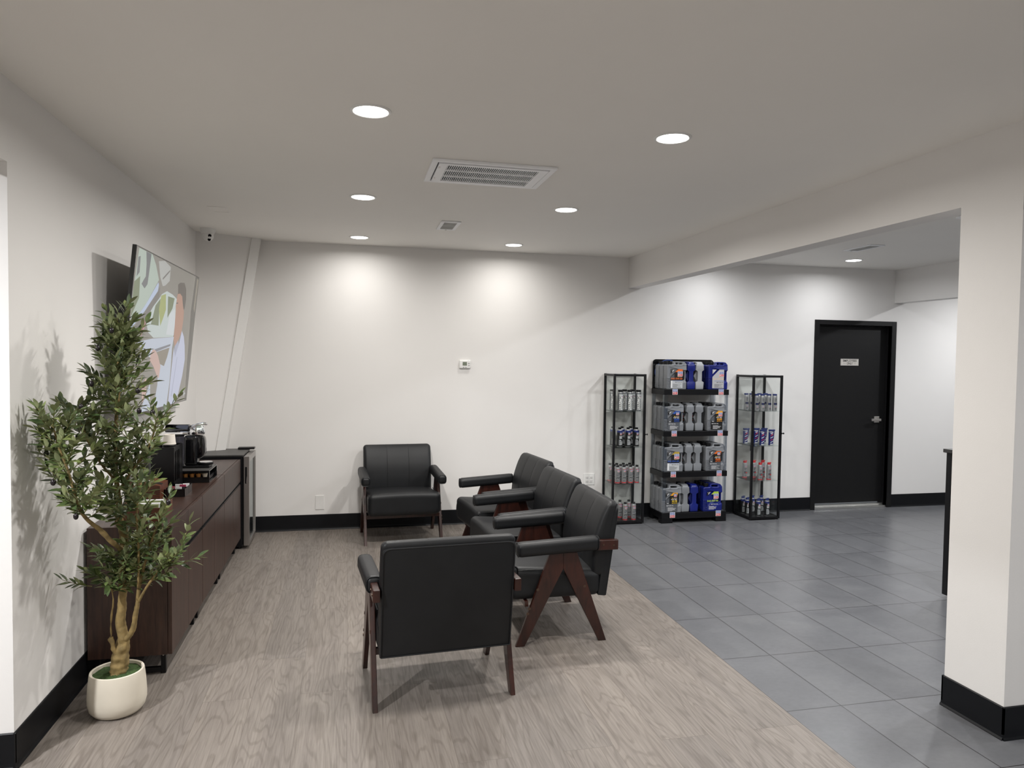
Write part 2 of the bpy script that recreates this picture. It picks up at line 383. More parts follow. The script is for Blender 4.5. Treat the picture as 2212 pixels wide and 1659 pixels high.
def rbox(sx, sy, sz, r, nint=6, deform=None, extra=((), (), ()), seg=4):
    """rounded box (half sizes), dense enough to deform"""
    def cuts(s, ex):
        c = [-s]+[-s+r*(i/seg) for i in range(1, seg+1)]
        inner = s-r
        for i in range(1, nint): c.append(-inner+2*inner*i/nint)
        c += [s-r*(1-i/seg) for i in range(0, seg+1)]
        for e in ex: c += [e-0.006, e-0.003, e, e+0.003, e+0.006]
        return sorted(set(round(v, 5) for v in c))
    X, Y, Z = cuts(sx, extra[0]), cuts(sy, extra[1]), cuts(sz, extra[2])
    bm = bmesh.new(); vm = {}
    def V(x, y, z):
        k = (x, y, z)
        if k not in vm:
            q = Vector((max(-sx+r, min(sx-r, x)), max(-sy+r, min(sy-r, y)), max(-sz+r, min(sz-r, z))))
            d = Vector((x, y, z))-q
            p = q + (d.normalized()*r if d.length > 1e-9 else d)
            if deform: p = Vector(deform(p.x, p.y, p.z))
            vm[k] = bm.verts.new(p)
        return vm[k]
    def grid(A, B, f):
        for i in range(len(A)-1):
            for j in range(len(B)-1):
                bm.faces.new([f(A[i], B[j]), f(A[i+1], B[j]), f(A[i+1], B[j+1]), f(A[i], B[j+1])])
    x0, x1, y0, y1, z0, z1 = X[0], X[-1], Y[0], Y[-1], Z[0], Z[-1]
    grid(X, Y, lambda a, b: V(a, b, z0)); grid(X, Y, lambda a, b: V(a, b, z1))
    grid(X, Z, lambda a, b: V(a, y0, b)); grid(X, Z, lambda a, b: V(a, y1, b))
    grid(Y, Z, lambda a, b: V(x0, a, b)); grid(Y, Z, lambda a, b: V(x1, a, b))
    return bm
def outline(pts, holes, depth, bevel, res=2):
    """flat outline in (x,z) with holes, thickness along y, rounded rim; returns a mesh"""
    cu = bpy.data.curves.new('o', 'CURVE'); cu.dimensions = '2D'; cu.fill_mode = 'BOTH'
    for poly in [pts]+list(holes):
        s = cu.splines.new('POLY'); s.points.add(len(poly)-1); s.use_cyclic_u = True
        for i, (a, b) in enumerate(poly): s.points[i].co = (a, b, 0, 1)
    cu.extrude = max(0, depth/2-bevel); cu.bevel_depth = bevel; cu.bevel_resolution = res; cu.offset = -bevel
    o = bpy.data.objects.new('o', cu); C.objects.link(o)
    dg = bpy.context.evaluated_depsgraph_get(); me = bpy.data.meshes.new_from_object(o.evaluated_get(dg))
    bpy.data.objects.remove(o); bpy.data.curves.remove(cu)
    me.transform(Matrix.Rotation(R(90), 4, 'X')); me.materials.clear()
    return me
def round_poly(pts, r, k=4):
    out = []; n = len(pts)
    for i in range(n):
        rr = r[i] if isinstance(r, (list, tuple)) else r
        p = Vector(pts[i]); a = (Vector(pts[i-1])-p); b = (Vector(pts[(i+1) % n])-p)
        if rr <= 0: out.append(tuple(p)); continue
        d = min(rr, a.length*0.49, b.length*0.49); p1 = p+a.normalized()*d; p2 = p+b.normalized()*d
        for j in range(k+1):
            t = j/k; out.append(tuple(p1*(1-t)**2+p*2*t*(1-t)+p2*t*t))
    return out
TXT = {}
def text_bm(bm, s, size, x, z, y, mi, bold=0.0, align='CENTER', width=None, wrap=None, rot=0):
    """lettering in the (x,z) plane facing -y; wrap=radius bends it around a can"""
    key = (s, bold, align)
    if key not in TXT:
        cu = bpy.data.curves.new('t', 'FONT'); cu.body = s; cu.size = 1; cu.offset = bold; cu.resolution_u = 2
        cu.align_x = align; cu.align_y = 'CENTER'
        o = bpy.data.objects.new('t', cu); C.objects.link(o)
        dg = bpy.context.evaluated_depsgraph_get(); me = bpy.data.meshes.new_from_object(o.evaluated_get(dg))
        TXT[key] = ([tuple(v.co[:2]) for v in me.vertices], [tuple(p.vertices) for p in me.polygons])
        bpy.data.objects.remove(o); bpy.data.curves.remove(cu); bpy.data.meshes.remove(me)
    vs, fs = TXT[key]
    sx = size
    if width:
        xs = [v[0] for v in vs]; sx = width/(max(xs)-min(xs))
    V = []
    for a, b in vs:
        a, b = a*sx, b*size
        if rot: a, b = a*cos(rot)-b*sin(rot), a*sin(rot)+b*cos(rot)
        a += x; b += z
        if wrap: V.append(bm.verts.new((wrap*sin(a/wrap), -wrap*cos(a/wrap), b)))
        else: V.append(bm.verts.new((a, y, b)))
    for f in fs:
        try: q = bm.faces.new([V[i] for i in f]); q.material_index = mi
        except ValueError: pass
def poly(bm, pts, y, mi, wrap=None, sub=1):
    if wrap:
        x0, x1 = min(p[0] for p in pts), max(p[0] for p in pts); z0, z1 = min(p[1] for p in pts), max(p[1] for p in pts)
        n = max(2, int((x1-x0)/0.004))
        for i in range(n):
            a, b = x0+(x1-x0)*i/n, x0+(x1-x0)*(i+1)/n
            f = bm.faces.new([bm.verts.new((wrap*sin(t/wrap), -wrap*cos(t/wrap), z)) for t, z in ((a, z0), (b, z0), (b, z1), (a, z1))]); f.material_index = mi
        return
    f = bm.faces.new([bm.verts.new((a, y, b)) for a, b in pts]); f.material_index = mi
def rect(bm, x0, x1, z0, z1, y, mi, wrap=None): poly(bm, [(x0, z0), (x1, z0), (x1, z1), (x0, z1)], y, mi, wrap)
def flatobj(name, bm, mats, parent):   # lettering and print: keep the winding
    me = bpy.data.meshes.new(name); bm.to_mesh(me); bm.free(); return link(name, me, mats, parent)

# ------------------------------------------------------------------ room shell
XE = 2.083           # wood / tile boundary
bm = bx(-4.2, XE, -3.0, D+0.1, -0.06, 0.0); o = struct('floor', bm, MAT['woodfloor'])
bm = bx(XE, 9.6, -3.0, D+0.1, -0.06, 0.0); struct('floor_tiled', bm, MAT['tile'])
bm = bx(-4.2, XB+0.07, -3.0, D+0.1, ZC, ZC+0.08); struct('ceiling', bm, MAT['ceiling'])
bm = bx(XB+0.07, 9.6, -3.0, D+0.1, ZC, ZC+0.08); struct('ceiling_right', bm, MAT['ceiling'])
# back wall with the door hole
DX0, DX1, DZ = 5.225, 6.19, 2.13
bm = bmesh.new(); W0 = XL-0.1
box(bm, W0, DX0, D, D+0.14, 0, ZC); box(bm, DX1, 9.6, D, D+0.14, 0, ZC); box(bm, DX0, DX1, D, D+0.14, DZ, ZC)
bmesh.ops.remove_doubles(bm, verts=bm.verts, dist=1e-5)
struct('wall_back', bm, MAT['wall'])
# left wall with the opening near the camera
bm = bmesh.new()
box(bm, XL-0.16, XL, 3.22, D+0.1, 0, ZC); box(bm, XL-0.16, XL, -3.0, 3.22, 2.45, ZC); box(bm, XL-0.16, XL, -3.0, -0.4, 0, 2.45)
struct('wall_left', bm, MAT['wall'])
bm = bx(-4.3, -4.2, -3, D, 0, ZC); struct('wall_far_left', bm, MAT['wall'])
bm = bx(-4.2, XL-0.16, 5.0, 5.1, 0, ZC); struct('wall_side_room', bm, MAT['wall'])
bm = bx(-4.3, 9.7, -3.1, -3.0, 0, ZC); struct('wall_front', bm, MAT['wall'])
bm = bx(9.6, 9.7, -3, D, 0, ZC); struct('wall_right', bm, MAT['wall'])
# stub wall and the beam between the two areas
bm = bx(XB, XB+0.14, 2.585, 2.915, 0, 2.46); struct('wall_stub', bm, MAT['wall'])
bm = bx(XB, XB+0.14, -3.0, D, 2.46, ZC); struct('wall_beam', bm, MAT['wall'])
# bulkhead right of the black door
bm = bx(6.22, 6.36, 2.0, D, 2.40, ZC); struct('wall_bulkhead', bm, MAT['wall'])
# angled corner panel with its slanted edge
bm = bmesh.new()
lo = [(XL, 6.78), (-1.285, 6.797), (-1.225, 6.86), (XL, D)]
A = Vector((XL, 6.78)); B = Vector((-0.881, 6.999)); dv = (B-A)
def onp(x): t = (x-A.x)/dv.x; return (x, A.y+dv.y*t)
xt, xb = -0.881, -1.295
top = [(XL, 6.78), onp(xt), (xt+0.076, 7.045), (xt+0.07, D), (XL, D)]
bot = [(XL, 6.78), onp(xb), (xb+0.076, onp(xb)[1]+0.046), (xb+0.07, D), (XL, D)]
vt = [bm.verts.new((*p, ZC)) for p in top]; vb = [bm.verts.new((*p, 0)) for p in bot]
bm.faces.new(vt); bm.faces.new(vb[::-1])
for i in range(5): bm.faces.new([vb[i], vb[(i+1) % 5], vt[(i+1) % 5], vt[i]])
struct('wall_corner', bm, MAT['wall'])
bm = bmesh.new()   # thin casing board on the slanted edge
q = [Vector((*top[1], ZC)), Vector((*top[2], ZC)), Vector((*bot[2], 0)), Vector((*bot[1], 0))]
nrm = (q[1]-q[0]).cross(q[3]-q[0]).normalized()
if nrm.y > 0: nrm = -nrm
a = [bm.verts.new(v+nrm*0.0005) for v in q]; b = [bm.verts.new(v+nrm*0.012) for v in q]
bm.faces.new(a); bm.faces.new(b[::-1])
for i in range(4): bm.faces.new([a[i], a[(i+1) % 4], b[(i+1) % 4], b[i]])
struct('trim_1', bm, MAT['trimwhite'])
# baseboards
def cove(bm, x0, y0, x1, y1, nx, ny, h=0.15, t=0.008, toe=0.016):
    """rubber cove base along a segment, n = into the room"""
    prof = [(0, 0), (toe, 0), (toe, 0.003), (t+0.002, 0.012), (t, 0.025), (t, h-0.003), (t-0.003, h), (0, h)]
    a = [bm.verts.new((x0+nx*p, y0+ny*p, z)) for p, z in prof]; b = [bm.verts.new((x1+nx*p, y1+ny*p, z)) for p, z in prof]
    bm.faces.new(a); bm.faces.new(b[::-1]); n = len(prof)
    for i in range(n): bm.faces.new([a[i], b[i], b[(i+1) % n], a[(i+1) % n]])
bm = bmesh.new(); cove(bm, -1.2, D, 5.165, D, 0, -1); struct('baseboard_back', bm, MAT['baseboard'])
bm = bmesh.new(); cove(bm, 6.25, D, 9.6, D, 0, -1); struct('baseboard_back_right', bm, MAT['baseboard'])
bm = bmesh.new(); cove(bm, XL, 3.205, XL, 6.78, 1, 0); cove(bm, XL-0.16, 3.22, XL+0.008, 3.22, 0, -1); struct('baseboard_left', bm, MAT['baseboard'])
bm = bmesh.new(); cove(bm, XB, 2.577, XB, 2.923, -1, 0); cove(bm, XB-0.008, 2.585, XB+0.148, 2.585, 0, -1); cove(bm, XB-0.008, 2.915, XB+0.148, 2.915, 0, 1); struct('baseboard_stub', bm, MAT['baseboard'])

# ------------------------------------------------------------------ ceiling lamps
for (x, y, col, k, label) in LAMPS:
    t = thing('ceiling_light', label, 'ceiling light', (x, y, ZC))
    bm = bmesh.new(); lathe(bm, [(0.078, 0), (0.092, 0), (0.090, -0.004), (0.079, -0.006), (0.075, -0.003), (0.075, 0)], 40)
    obj('trim_ring', bm, MAT['whiteplastic'], t, True)
    bm = bmesh.new(); lathe(bm, [(0.075, -0.002), (0.070, -0.006), (0.05, -0.0085), (0.0, -0.0095)], 40)
    key = 'lens'+str(col)
    if key not in MAT:
        MAT[key] = glow('lit_lens', (*col, 1), 9.0)
    obj('diffuser', bm, MAT[key], t, True)
    ld = bpy.data.lights.new('lamp', 'AREA'); ld.shape = 'DISK'; ld.size = 0.13; ld.energy = LAMP_W*k; ld.color = col; ld.spread = R(168)
    lo_ = bpy.data.objects.new('lamp', ld); C.objects.link(lo_); lo_.parent = t; lo_.location = (0, 0, -0.011)

# ------------------------------------------------------------------ vents
def grille(name, label, x0, x1, y0, y1, rows, n, group=None):
    """louvred ceiling return grille, blades in `rows` bands along x"""
    t = thing(name, label, 'vent', ((x0+x1)/2, (y0+y1)/2, ZC))
    hx, hy = (x1-x0)/2, (y1-y0)/2
    bm = bmesh.new(); e = 0.035
    box(bm, -hx, hx, -hy, -hy+e, -0.014, 0, 0.004); box(bm, -hx, hx, hy-e, hy, -0.014, 0, 0.004)
    box(bm, -hx, -hx+e, -hy+e, hy-e, -0.014, 0, 0.003); box(bm, hx-e, hx, -hy+e, hy-e, -0.014, 0, 0.003)
    obj('frame', bm, MAT['ventwhite'], t)
    bm = bx(-hx+0.02, hx-0.02, -hy+0.02, hy-0.02, -0.002, -0.0005); obj('duct', bm, MAT['ventdark'], t)
    bm = bmesh.new(); ix, iy = hx-e-0.006, hy-e-0.006; m = 0.05
    box(bm, -ix, -ix+m, -iy, iy, -0.018, -0.008); box(bm, ix-m, ix, -iy, iy, -0.018, -0.008)
    for r in range(rows+1):
        yc = -iy+0.014+(2*iy-0.028)*r/rows
        box(bm, -ix+m, ix-m, yc-(0.014 if r in (0, rows) else 0.006), yc+(0.014 if r in (0, rows) else 0.006), -0.018, -0.010)
    obj('face_plate', bm, MAT['ventwhite'], t)
    bm = bmesh.new()
    for i in range(n):
        xc = -ix+m+(2*ix-2*m)*(i+0.5)/n
        box(bm, xc-0.0021, xc+0.0021, -iy+0.01, iy-0.01, -0.0155, -0.0120)
    obj('louvre', bm, MAT['ventwhite'], t)
    for sy in (-0.6, 0.6): obj('latch', bx(-ix+0.006, -ix+0.014, sy*iy-0.012, sy*iy+0.012, -0.020, -0.017), MAT['steel'], t)
    return t
grille('ceiling_vent', 'large white louvred return vent in the ceiling between the light rows', 0.44, 1.147, 3.90, 4.39, 3, 46)
grille('ceiling_vent', 'large white louvred vent partly hidden by the stub wall, beyond the beam', 4.34, 5.05, 3.91, 4.41, 3, 46)
def register(label, x0, x1, y0, y1, split):
    t = thing('air_register', label, 'vent', ((x0+x1)/2, (y0+y1)/2, ZC)); hx, hy = (x1-x0)/2, (y1-y0)/2
    bm = bmesh.new(); ex = 0.035
    box(bm, -hx, hx, -hy, -hy+ex, -0.010, 0, 0.003); box(bm, -hx, hx, hy-ex, hy, -0.010, 0, 0.003)
    box(bm, -hx, -hx+ex*0.8, -hy+ex, hy-ex, -0.010, 0, 0.002); box(bm, hx-ex*0.8, hx, -hy+ex, hy-ex, -0.010, 0, 0.002)
    box(bm, -hx+ex*0.8, hx-ex*0.8, -0.005, 0.005, -0.009, 0)
    obj('frame', bm, MAT['ventwhite'], t)
    bm = bx(-hx+0.01, hx-0.01, -hy+0.01, hy-0.01, -0.002, -0.0005); obj('duct', bm, MAT['ventgrey'], t)
    bm = bmesh.new(); n = int((2*hy-2*ex)/0.014)
    for i in range(n):
        yc = -hy+ex+(2*hy-2*ex)*(i+0.5)/n
        vs = box(bm, -hx+ex*0.8, hx-ex*0.8, yc-0.001, yc+0.001, -0.010, -0.002)
        for v in vs: v.co.y += (v.co.z+0.006)*1.3
    obj('louvre', bm, MAT['ventgrey'], t)
    bm = bx(-0.006, 0.006, hy-0.022, hy-0.010, -0.016, -0.009); obj('lever', bm, MAT['ventgrey'], t)
register('small white air register in the ceiling behind the large vent', 0.712, 0.870, 5.655, 6.02, True)
register('small white air register above the tiled area in front of the black door', 4.625, 4.785, 5.63, 6.0, True)
o = tag(obj('access_hatch', bx(4.0, 4.26, 4.93, 5.06, ZC-0.006, ZC, bev=0.002), MAT['ventwhite']), 'thin white plate on the ceiling half hidden behind the beam', 'hatch')
bm = bmesh.new(); box(bm, -1.015, -0.887, 5.80, 5.806, ZC-0.003, ZC); box(bm, -0.893, -0.887, 5.62, 5.80, ZC-0.003, ZC); box(bm, -1.015, -1.009, 5.62, 5.80, ZC-0.003, ZC); box(bm, -1.015, -0.887, 5.614, 5.62, ZC-0.003, ZC)
box(bm, -1.009, -0.893, 5.62, 5.80, ZC-0.0015, ZC)
tag(obj('access_hatch', bm, MAT['ceiling']), 'small painted square hatch in the ceiling in front of the security camera', 'hatch')

# ------------------------------------------------------------------ security camera
t = thing('security_camera', 'white dome security camera on the ceiling in the left corner', 'camera', (-1.19, 6.62, ZC))
bm = bmesh.new(); lathe(bm, [(0.0, 0), (0.062, 0), (0.063, -0.012), (0.058, -0.03), (0.050, -0.045), (0.0, -0.045)], 32); obj('base', bm, MAT['whiteplastic'], t, True)
bm = bmesh.new(); bmesh.ops.create_uvsphere(bm, u_segments=28, v_segments=18, radius=0.046)
for v in bm.verts: v.co += Vector((0.004, -0.006, -0.062))
obj('eyeball', bm, MAT['whiteplastic'], t, True)
dirn = (Vector((0.4, 1.2, 1.2))-Vector((-1.19, 6.62, 2.72))); dirn = Vector((0.40, -0.80, -0.42)).normalized()
rotm = dirn.to_track_quat('Z', 'X').to_matrix().to_4x4()
for nm, off, rr in (('lens', 0.017, 0.014), ('sensor_window', -0.019, 0.013)):
    bm = bmesh.new(); cyl(bm, (0, 0), rr, 0.038, 0.0445, 20)
    upd = Vector((0, 0, 1)) - dirn*dirn.z; upd.normalize()
    for v in bm.verts: v.co = (rotm @ v.co)+Vector((0.004, -0.006, -0.062))+upd*off*0.95
    obj(nm, bm, MAT['glossblack'], t, True)

# ------------------------------------------------------------------ wall plates
t = thing('thermostat', 'small white thermostat with grey display on the back wall', 'thermostat', (1.148, D, 1.63))
obj('body', rbox(0.058, 0.0125, 0.044, 0.012, 2), MAT['whiteplastic'], t, True).location = (0, -0.0125, 0)
bm = bx(-0.026, 0.018, -0.0262, -0.0240, -0.012, 0.024); obj('display', bm, pm('lcd_grey', srgb(120, 128, 112), 0.3), t)
for i, (px_, pz_) in enumerate(((0.038, 0.012), (0.038, -0.010), (-0.016, -0.030), (0.008, -0.030))):
    obj('button', bx(px_-0.007, px_+0.007, -0.028, -0.024, pz_-0.005, pz_+0.005, bev=0.0015), flat('btn', 170, 170, 168), t)
bm = bmesh.new(); text_bm(bm, 'H ::', 0.008, 0.036, 0.036, -0.0255, 0, 0.02); flatobj('mark', bm, [INK['darkgrey']], t)
def outlet(label, x, z, wd, n):
    t = thing('power_outlet', label, 'outlet', (x, D, z))
    obj('cover_plate', bx(-wd/2, wd/2, -0.006, 0, -0.06, 0.06, bev=0.002), MAT['whiteplastic'], t)
    for i in range(n):
        cx_ = (i-(n-1)/2)*0.046
        for sz in (-0.02, 0.02):
            bm = bmesh.new(); box(bm, cx_-0.016, cx_+0.016, -0.009, -0.005, sz-0.014, sz+0.014, 0.003); k = obj('socket', bm, MAT['trimwhite'], t)
            bm = bmesh.new(); box(bm, cx_-0.008, cx_-0.005, -0.0095, -0.0088, sz-0.003, sz+0.007); box(bm, cx_+0.005, cx_+0.008, -0.0095, -0.0088, sz-0.003, sz+0.007); box(bm, cx_-0.002, cx_+0.002, -0.0095, -0.0088, sz-0.010, sz-0.006)
            obj('slot', bm, MAT['blackplastic'], k)
outlet('white four-socket power outlet low on the wall beside the left glass cabinet', 2.492, 0.425, 0.122, 2)
outlet('white power outlet seen through the left glass cabinet', 2.73, 0.41, 0.075, 1)
outlet('white power outlet seen through the right glass cabinet', 4.485, 0.40, 0.075, 1)
tag(obj('blank_plate', bx(-0.309, -0.226, D-0.006, D, 0.198, 0.336, bev=0.002), MAT['trimwhite']), 'blank white wall plate just above the baseboard left of the back chair', 'wall plate')

# ------------------------------------------------------------------ black door
t = thing('door_1', '', '', (0, 0, 0)); del t['label']; del t['category']; t['kind'] = 'structure'
bm = bmesh.new()
box(bm, 5.165, DX0, D-0.012, D+0.13, 0, 2.183, 0.002); box(bm, DX1, 6.25, D-0.012, D+0.13, 0, 2.183, 0.002); box(bm, DX0, DX1, D-0.012, D+0.13, DZ, 2.183, 0.002)
box(bm, DX0, DX0+0.012, D+0.045, D+0.13, 0, DZ); box(bm, DX1-0.012, DX1, D+0.045, D+0.13, 0, DZ); box(bm, DX0, DX1, D+0.045, D+0.13, DZ-0.012, DZ)
obj('door_frame', bm, MAT['blackdoor'], t)
lf = obj('door_leaf', bx(DX0+0.012, DX1-0.012, D+0.075, D+0.118, 0.055, DZ-0.014, bev=0.002), MAT['blackdoor'], t)
bm = bmesh.new(); box(bm, DX0, DX1, D+0.005, D+0.12, 0, 0.022, 0.003); box(bm, DX0, DX1, D+0.05, D+0.12, 0.022, 0.042, 0.004)
obj('sill', bm, MAT['alu'], t)
bm = bmesh.new(); yl = D+0.075
box(bm, 6.045, 6.115, yl-0.012, yl, 0.995, 1.068, 0.003); cyl(bm, (6.08, 1.03), 0.012, yl-0.05, yl-0.01, 16, axis='y'); box(bm, 5.975, 6.105, yl-0.058, yl-0.042, 1.016, 1.044, 0.003)
obj('door_handle', bm, MAT['satin'], t)
ys = D+0.0745
s = tag(obj('door_sign', bx(5.575, 5.815, ys-0.003, ys, 1.664, 1.742, bev=0.001), flat('signplate', 206, 202, 196, 0.4)), 'small silver sign on the black door reading EMPLOYEES ONLY', 'sign')
bm = bmesh.new()
text_bm(bm, 'EMPLOYEES', 0.034, 5.695, 1.718, ys-0.0034, 0, 0.02, width=0.185); text_bm(bm, 'ONLY', 0.034, 5.695, 1.687, ys-0.0034, 0, 0.02, width=0.08)
rect(bm, 5.605, 5.645, 1.686, 1.688, ys-0.0034, 0); rect(bm, 5.745, 5.785, 1.686, 1.688, ys-0.0034, 0)
for (a, b, c_, d_) in ((5.581, 5.809, 1.669, 1.6703), (5.581, 5.809, 1.7357, 1.737), (5.581, 5.5823, 1.669, 1.737), (5.8077, 5.809, 1.669, 1.737)): rect(bm, a, b, c_, d_, ys-0.0034, 0)
flatobj('lettering', bm, [INK['black']], s)

# ------------------------------------------------------------------ reception counter
t = thing('reception_counter', 'black reception counter end showing beside the white stub wall', 'counter', (4.25, 2.9, 0))
bm = bx(-0.025, 0.65, -1.2, 1.43, 1.055, 1.082, bev=0.003); obj('countertop', bm, pm('dark_counter_top', (0.02, 0.02, 0.02, 1), 0.2), t)
bm = bmesh.new(); box(bm, 0.0, 0.60, -1.15, 1.36, 0.08, 1.055); obj('body', bm, MAT['blackplastic'], t)
obj('end_panel', bx(-0.018, 0.62, 1.36, 1.405, 0.02, 1.055, bev=0.003), MAT['blackmetal'], t)
obj('plinth', bx(0.05, 0.55, -1.1, 1.34, 0, 0.08), MAT['blackmetal'], t)

# ------------------------------------------------------------------ lounge chairs
def make_chair(label):
    """front faces -y, origin on the floor at the middle of the feet"""
    t = thing('lounge_chair', label, 'armchair')
    L = MAT['leather']; Wd = MAT['chairwood']
    # seat: slopes down to the rear, rounded front
    def sd(x, y, z):
        k = 0.012*(1-(x/0.32)**2) if z > 0 else 0
        return (x, y, z+k-0.02*(y/0.26)*(0.5+0.5*max(-1, min(1, z/0.06))))
    s = obj('seat', rbox(0.3295, 0.288, 0.090, 0.045, 8, sd), L, t, 'all'); s.location = (0, -0.03, 0.353)
    for q_ in (-1, 1):
        bm = bmesh.new(); tube(bm, smooth_path([(q_*0.321, -0.310, 0.29), (q_*0.323, -0.306, 0.40), (q_*0.320, -0.26, 0.443), (q_*0.318, 0.1, 0.432)], 5), 0.003, 6)
        obj('piping', bm, L, s).location = (0, 0.03, -0.352)
    # backrest cushion, in a frame leaning 7 degrees
    lean = R(7.83)
    def place(p): # local cushion coords (x, depth, height) -> chair coords; pivot bottom rear (0.283, 0.262)
        x, y, z = p
        return (x, 0.283+y*cos(lean)+z*sin(lean), 0.262-y*sin(lean)+z*cos(lean))
    FT = ((0.38, 0.198), (0.52, 0.199), (0.635, 0.216), (0.70, 0.236), (0.762, 0.260), (0.80, 0.280), (0.836, 0.300))
    def fy(zz):
        for (z0, y0), (z1, y1) in zip(FT, FT[1:]):
            if zz <= z1: return y0+(y1-y0)*max(0, (zz-z0)/(z1-z0))
        return FT[-1][1]
    def bd(x, y, z):   # wedge: thick at the seat, thin at the crest
        zz = 0.38+0.456*(z+0.245)/0.49; s_ = (y+0.052)/0.104; f_ = fy(zz); r_ = 0.281+(zz-0.262)*math.tan(lean)
        g = 0
        if y < 0.0:
            for sx_ in (-0.105, 0.105): g = max(g, 0.0018*math.exp(-((x-sx_)/0.003)**2))
            g -= 0.003*(1-(x/0.33)**2)
        return (x, f_+(r_-f_)*s_+g, zz)
    b = obj('backrest', rbox(0.327, 0.052, 0.245, 0.034, 9, bd, extra=((-0.105, 0.105), (), ())), L, t, 'all')
    # rear panel with piping
    pts = round_poly([(-0.325, 0.0), (0.325, 0.0), (0.325, 0.553), (-0.325, 0.553)], [0.004, 0.004, 0.04, 0.04], 6)
    bm = bmesh.new(); prism(bm, pts, -0.05, 0.0, 'y', bev=0.006)
    for v in bm.verts: v.co = place(v.co)
    obj('back_panel', bm, L, t, True)
    bm = bmesh.new(); loop = [place((p[0]*0.985, 0.001, p[1]*0.985+0.004)) for p in pts]+[place((pts[0][0]*0.985, 0.001, pts[0][1]+0.004))]
    tube(bm, loop, 0.0035, 6); obj('piping', bm, L, b)
    for sx_ in (-0.105, 0.105):
        bm = bmesh.new(); tube(bm, [(sx_, fy(z_)-0.0012, z_) for z_ in (0.45, 0.52, 0.58, 0.635, 0.70, 0.762, 0.795)]+[(sx_, 0.296, 0.8175), (sx_, 0.318, 0.833), (sx_, 0.340, 0.8365)], 0.0013, 5); obj('seam', bm, MAT['seam'], b)
    # arms
    for sx_ in (-1, 1):
        def ad(x, y, z, sx_=sx_):
            return (sx_*0.345+x, -0.03+y, 0.587+z+0.012*(y/0.255))
        a = obj('armrest', rbox(0.041, 0.254, 0.043, 0.030, 6, ad, seg=5), L, t, 'all')
        bm = bmesh.new(); c_ = []
        for k in range(33):
            an = 2*pi*k/32; cxx, czz = cos(an), sin(an)
            e_ = 0.62; c_.append((sx_*0.345+0.0365*math.copysign(abs(cxx)**e_, cxx), -0.275, 0.575+0.0385*math.copysign(abs(czz)**e_, czz)))
        tube(bm, c_, 0.003, 6); obj('piping', bm, L, a)
        c2 = [(x, 0.215, z+0.0235) for x, _, z in c_]; bm = bmesh.new(); tube(bm, c2, 0.003, 6); obj('piping', bm, L, a)
        # wooden end block behind the pad
        bm = bx(sx_*0.345-0.014, sx_*0.345+0.020*1, 0.215, 0.345, 0.553, 0.614, bev=0.004)
        k = obj('arm_bracket', bm, Wd, t)
        for yy, zz in ((0.25, 0.587), (0.315, 0.582)):
            x_ = sx_*0.345 + (0.020 if sx_ > 0 else -0.014); x_2 = x_+sx_*0.003
            bm = bmesh.new(); cyl(bm, (yy, zz), 0.006, min(x_, x_2), max(x_, x_2), 14, axis='x'); obj('bolt', bm, MAT['bolt'], k, True)
        # inverted V leg plates: two legs meeting under the arm
        x0, x1 = (0.331, 0.356) if sx_ > 0 else (-0.356, -0.331)
        front = [(-0.282, 0), (-0.228, 0), (0.003, 0.452), (0.003, 0.548), (-0.080, 0.548)]
        rear = [(0.233, 0), (0.281, 0), (0.087, 0.548), (0.003, 0.548), (0.003, 0.452)]
        for pl in (front, rear):
            bm = bmesh.new(); prism(bm, pl, x0, x1, 'x', bev=0.003); lg = obj('leg', bm, Wd, t)
            spots = ((-0.153, 0.335), (-0.203, 0.225), (-0.212, 0.195)) if pl is front else ((0.138, 0.34),)
            for yy, zz in spots:
                bm = bmesh.new(); cyl(bm, (yy, zz), 0.0085, (x1 if sx_ > 0 else x0-0.002), (x1+0.002 if sx_ > 0 else x0), 16, axis='x'); obj('bolt', bm, MAT['bolt'], lg, True)
    # rails under the seat
    obj('stretcher', bx(-0.331, 0.331, -0.225, -0.203, 0.228, 0.262, bev=0.002), Wd, t)
    obj('stretcher', bx(-0.331, 0.331, 0.130, 0.152, 0.228, 0.262, bev=0.002), Wd, t)
    return t
ch = make_chair('black leather lounge chair with its back to the viewer, nearest of all')
ch.location = (0.455, 3.69, 0); ch.rotation_euler = (0, 0, R(184))
dup(ch, (0.486, 6.735, 0), R(3), 'black leather lounge chair facing the room against the back wall')
dup(ch, (1.248, 4.367, 0), R(-90), 'black leather lounge chair facing left, nearest of the row of three')
dup(ch, (1.270, 5.163, 0), R(-85.5), 'black leather lounge chair facing left, middle of the row of three')
dup(ch, (1.290, 5.965, 0), R(-83.5), 'black leather lounge chair facing left, farthest of the row of three')

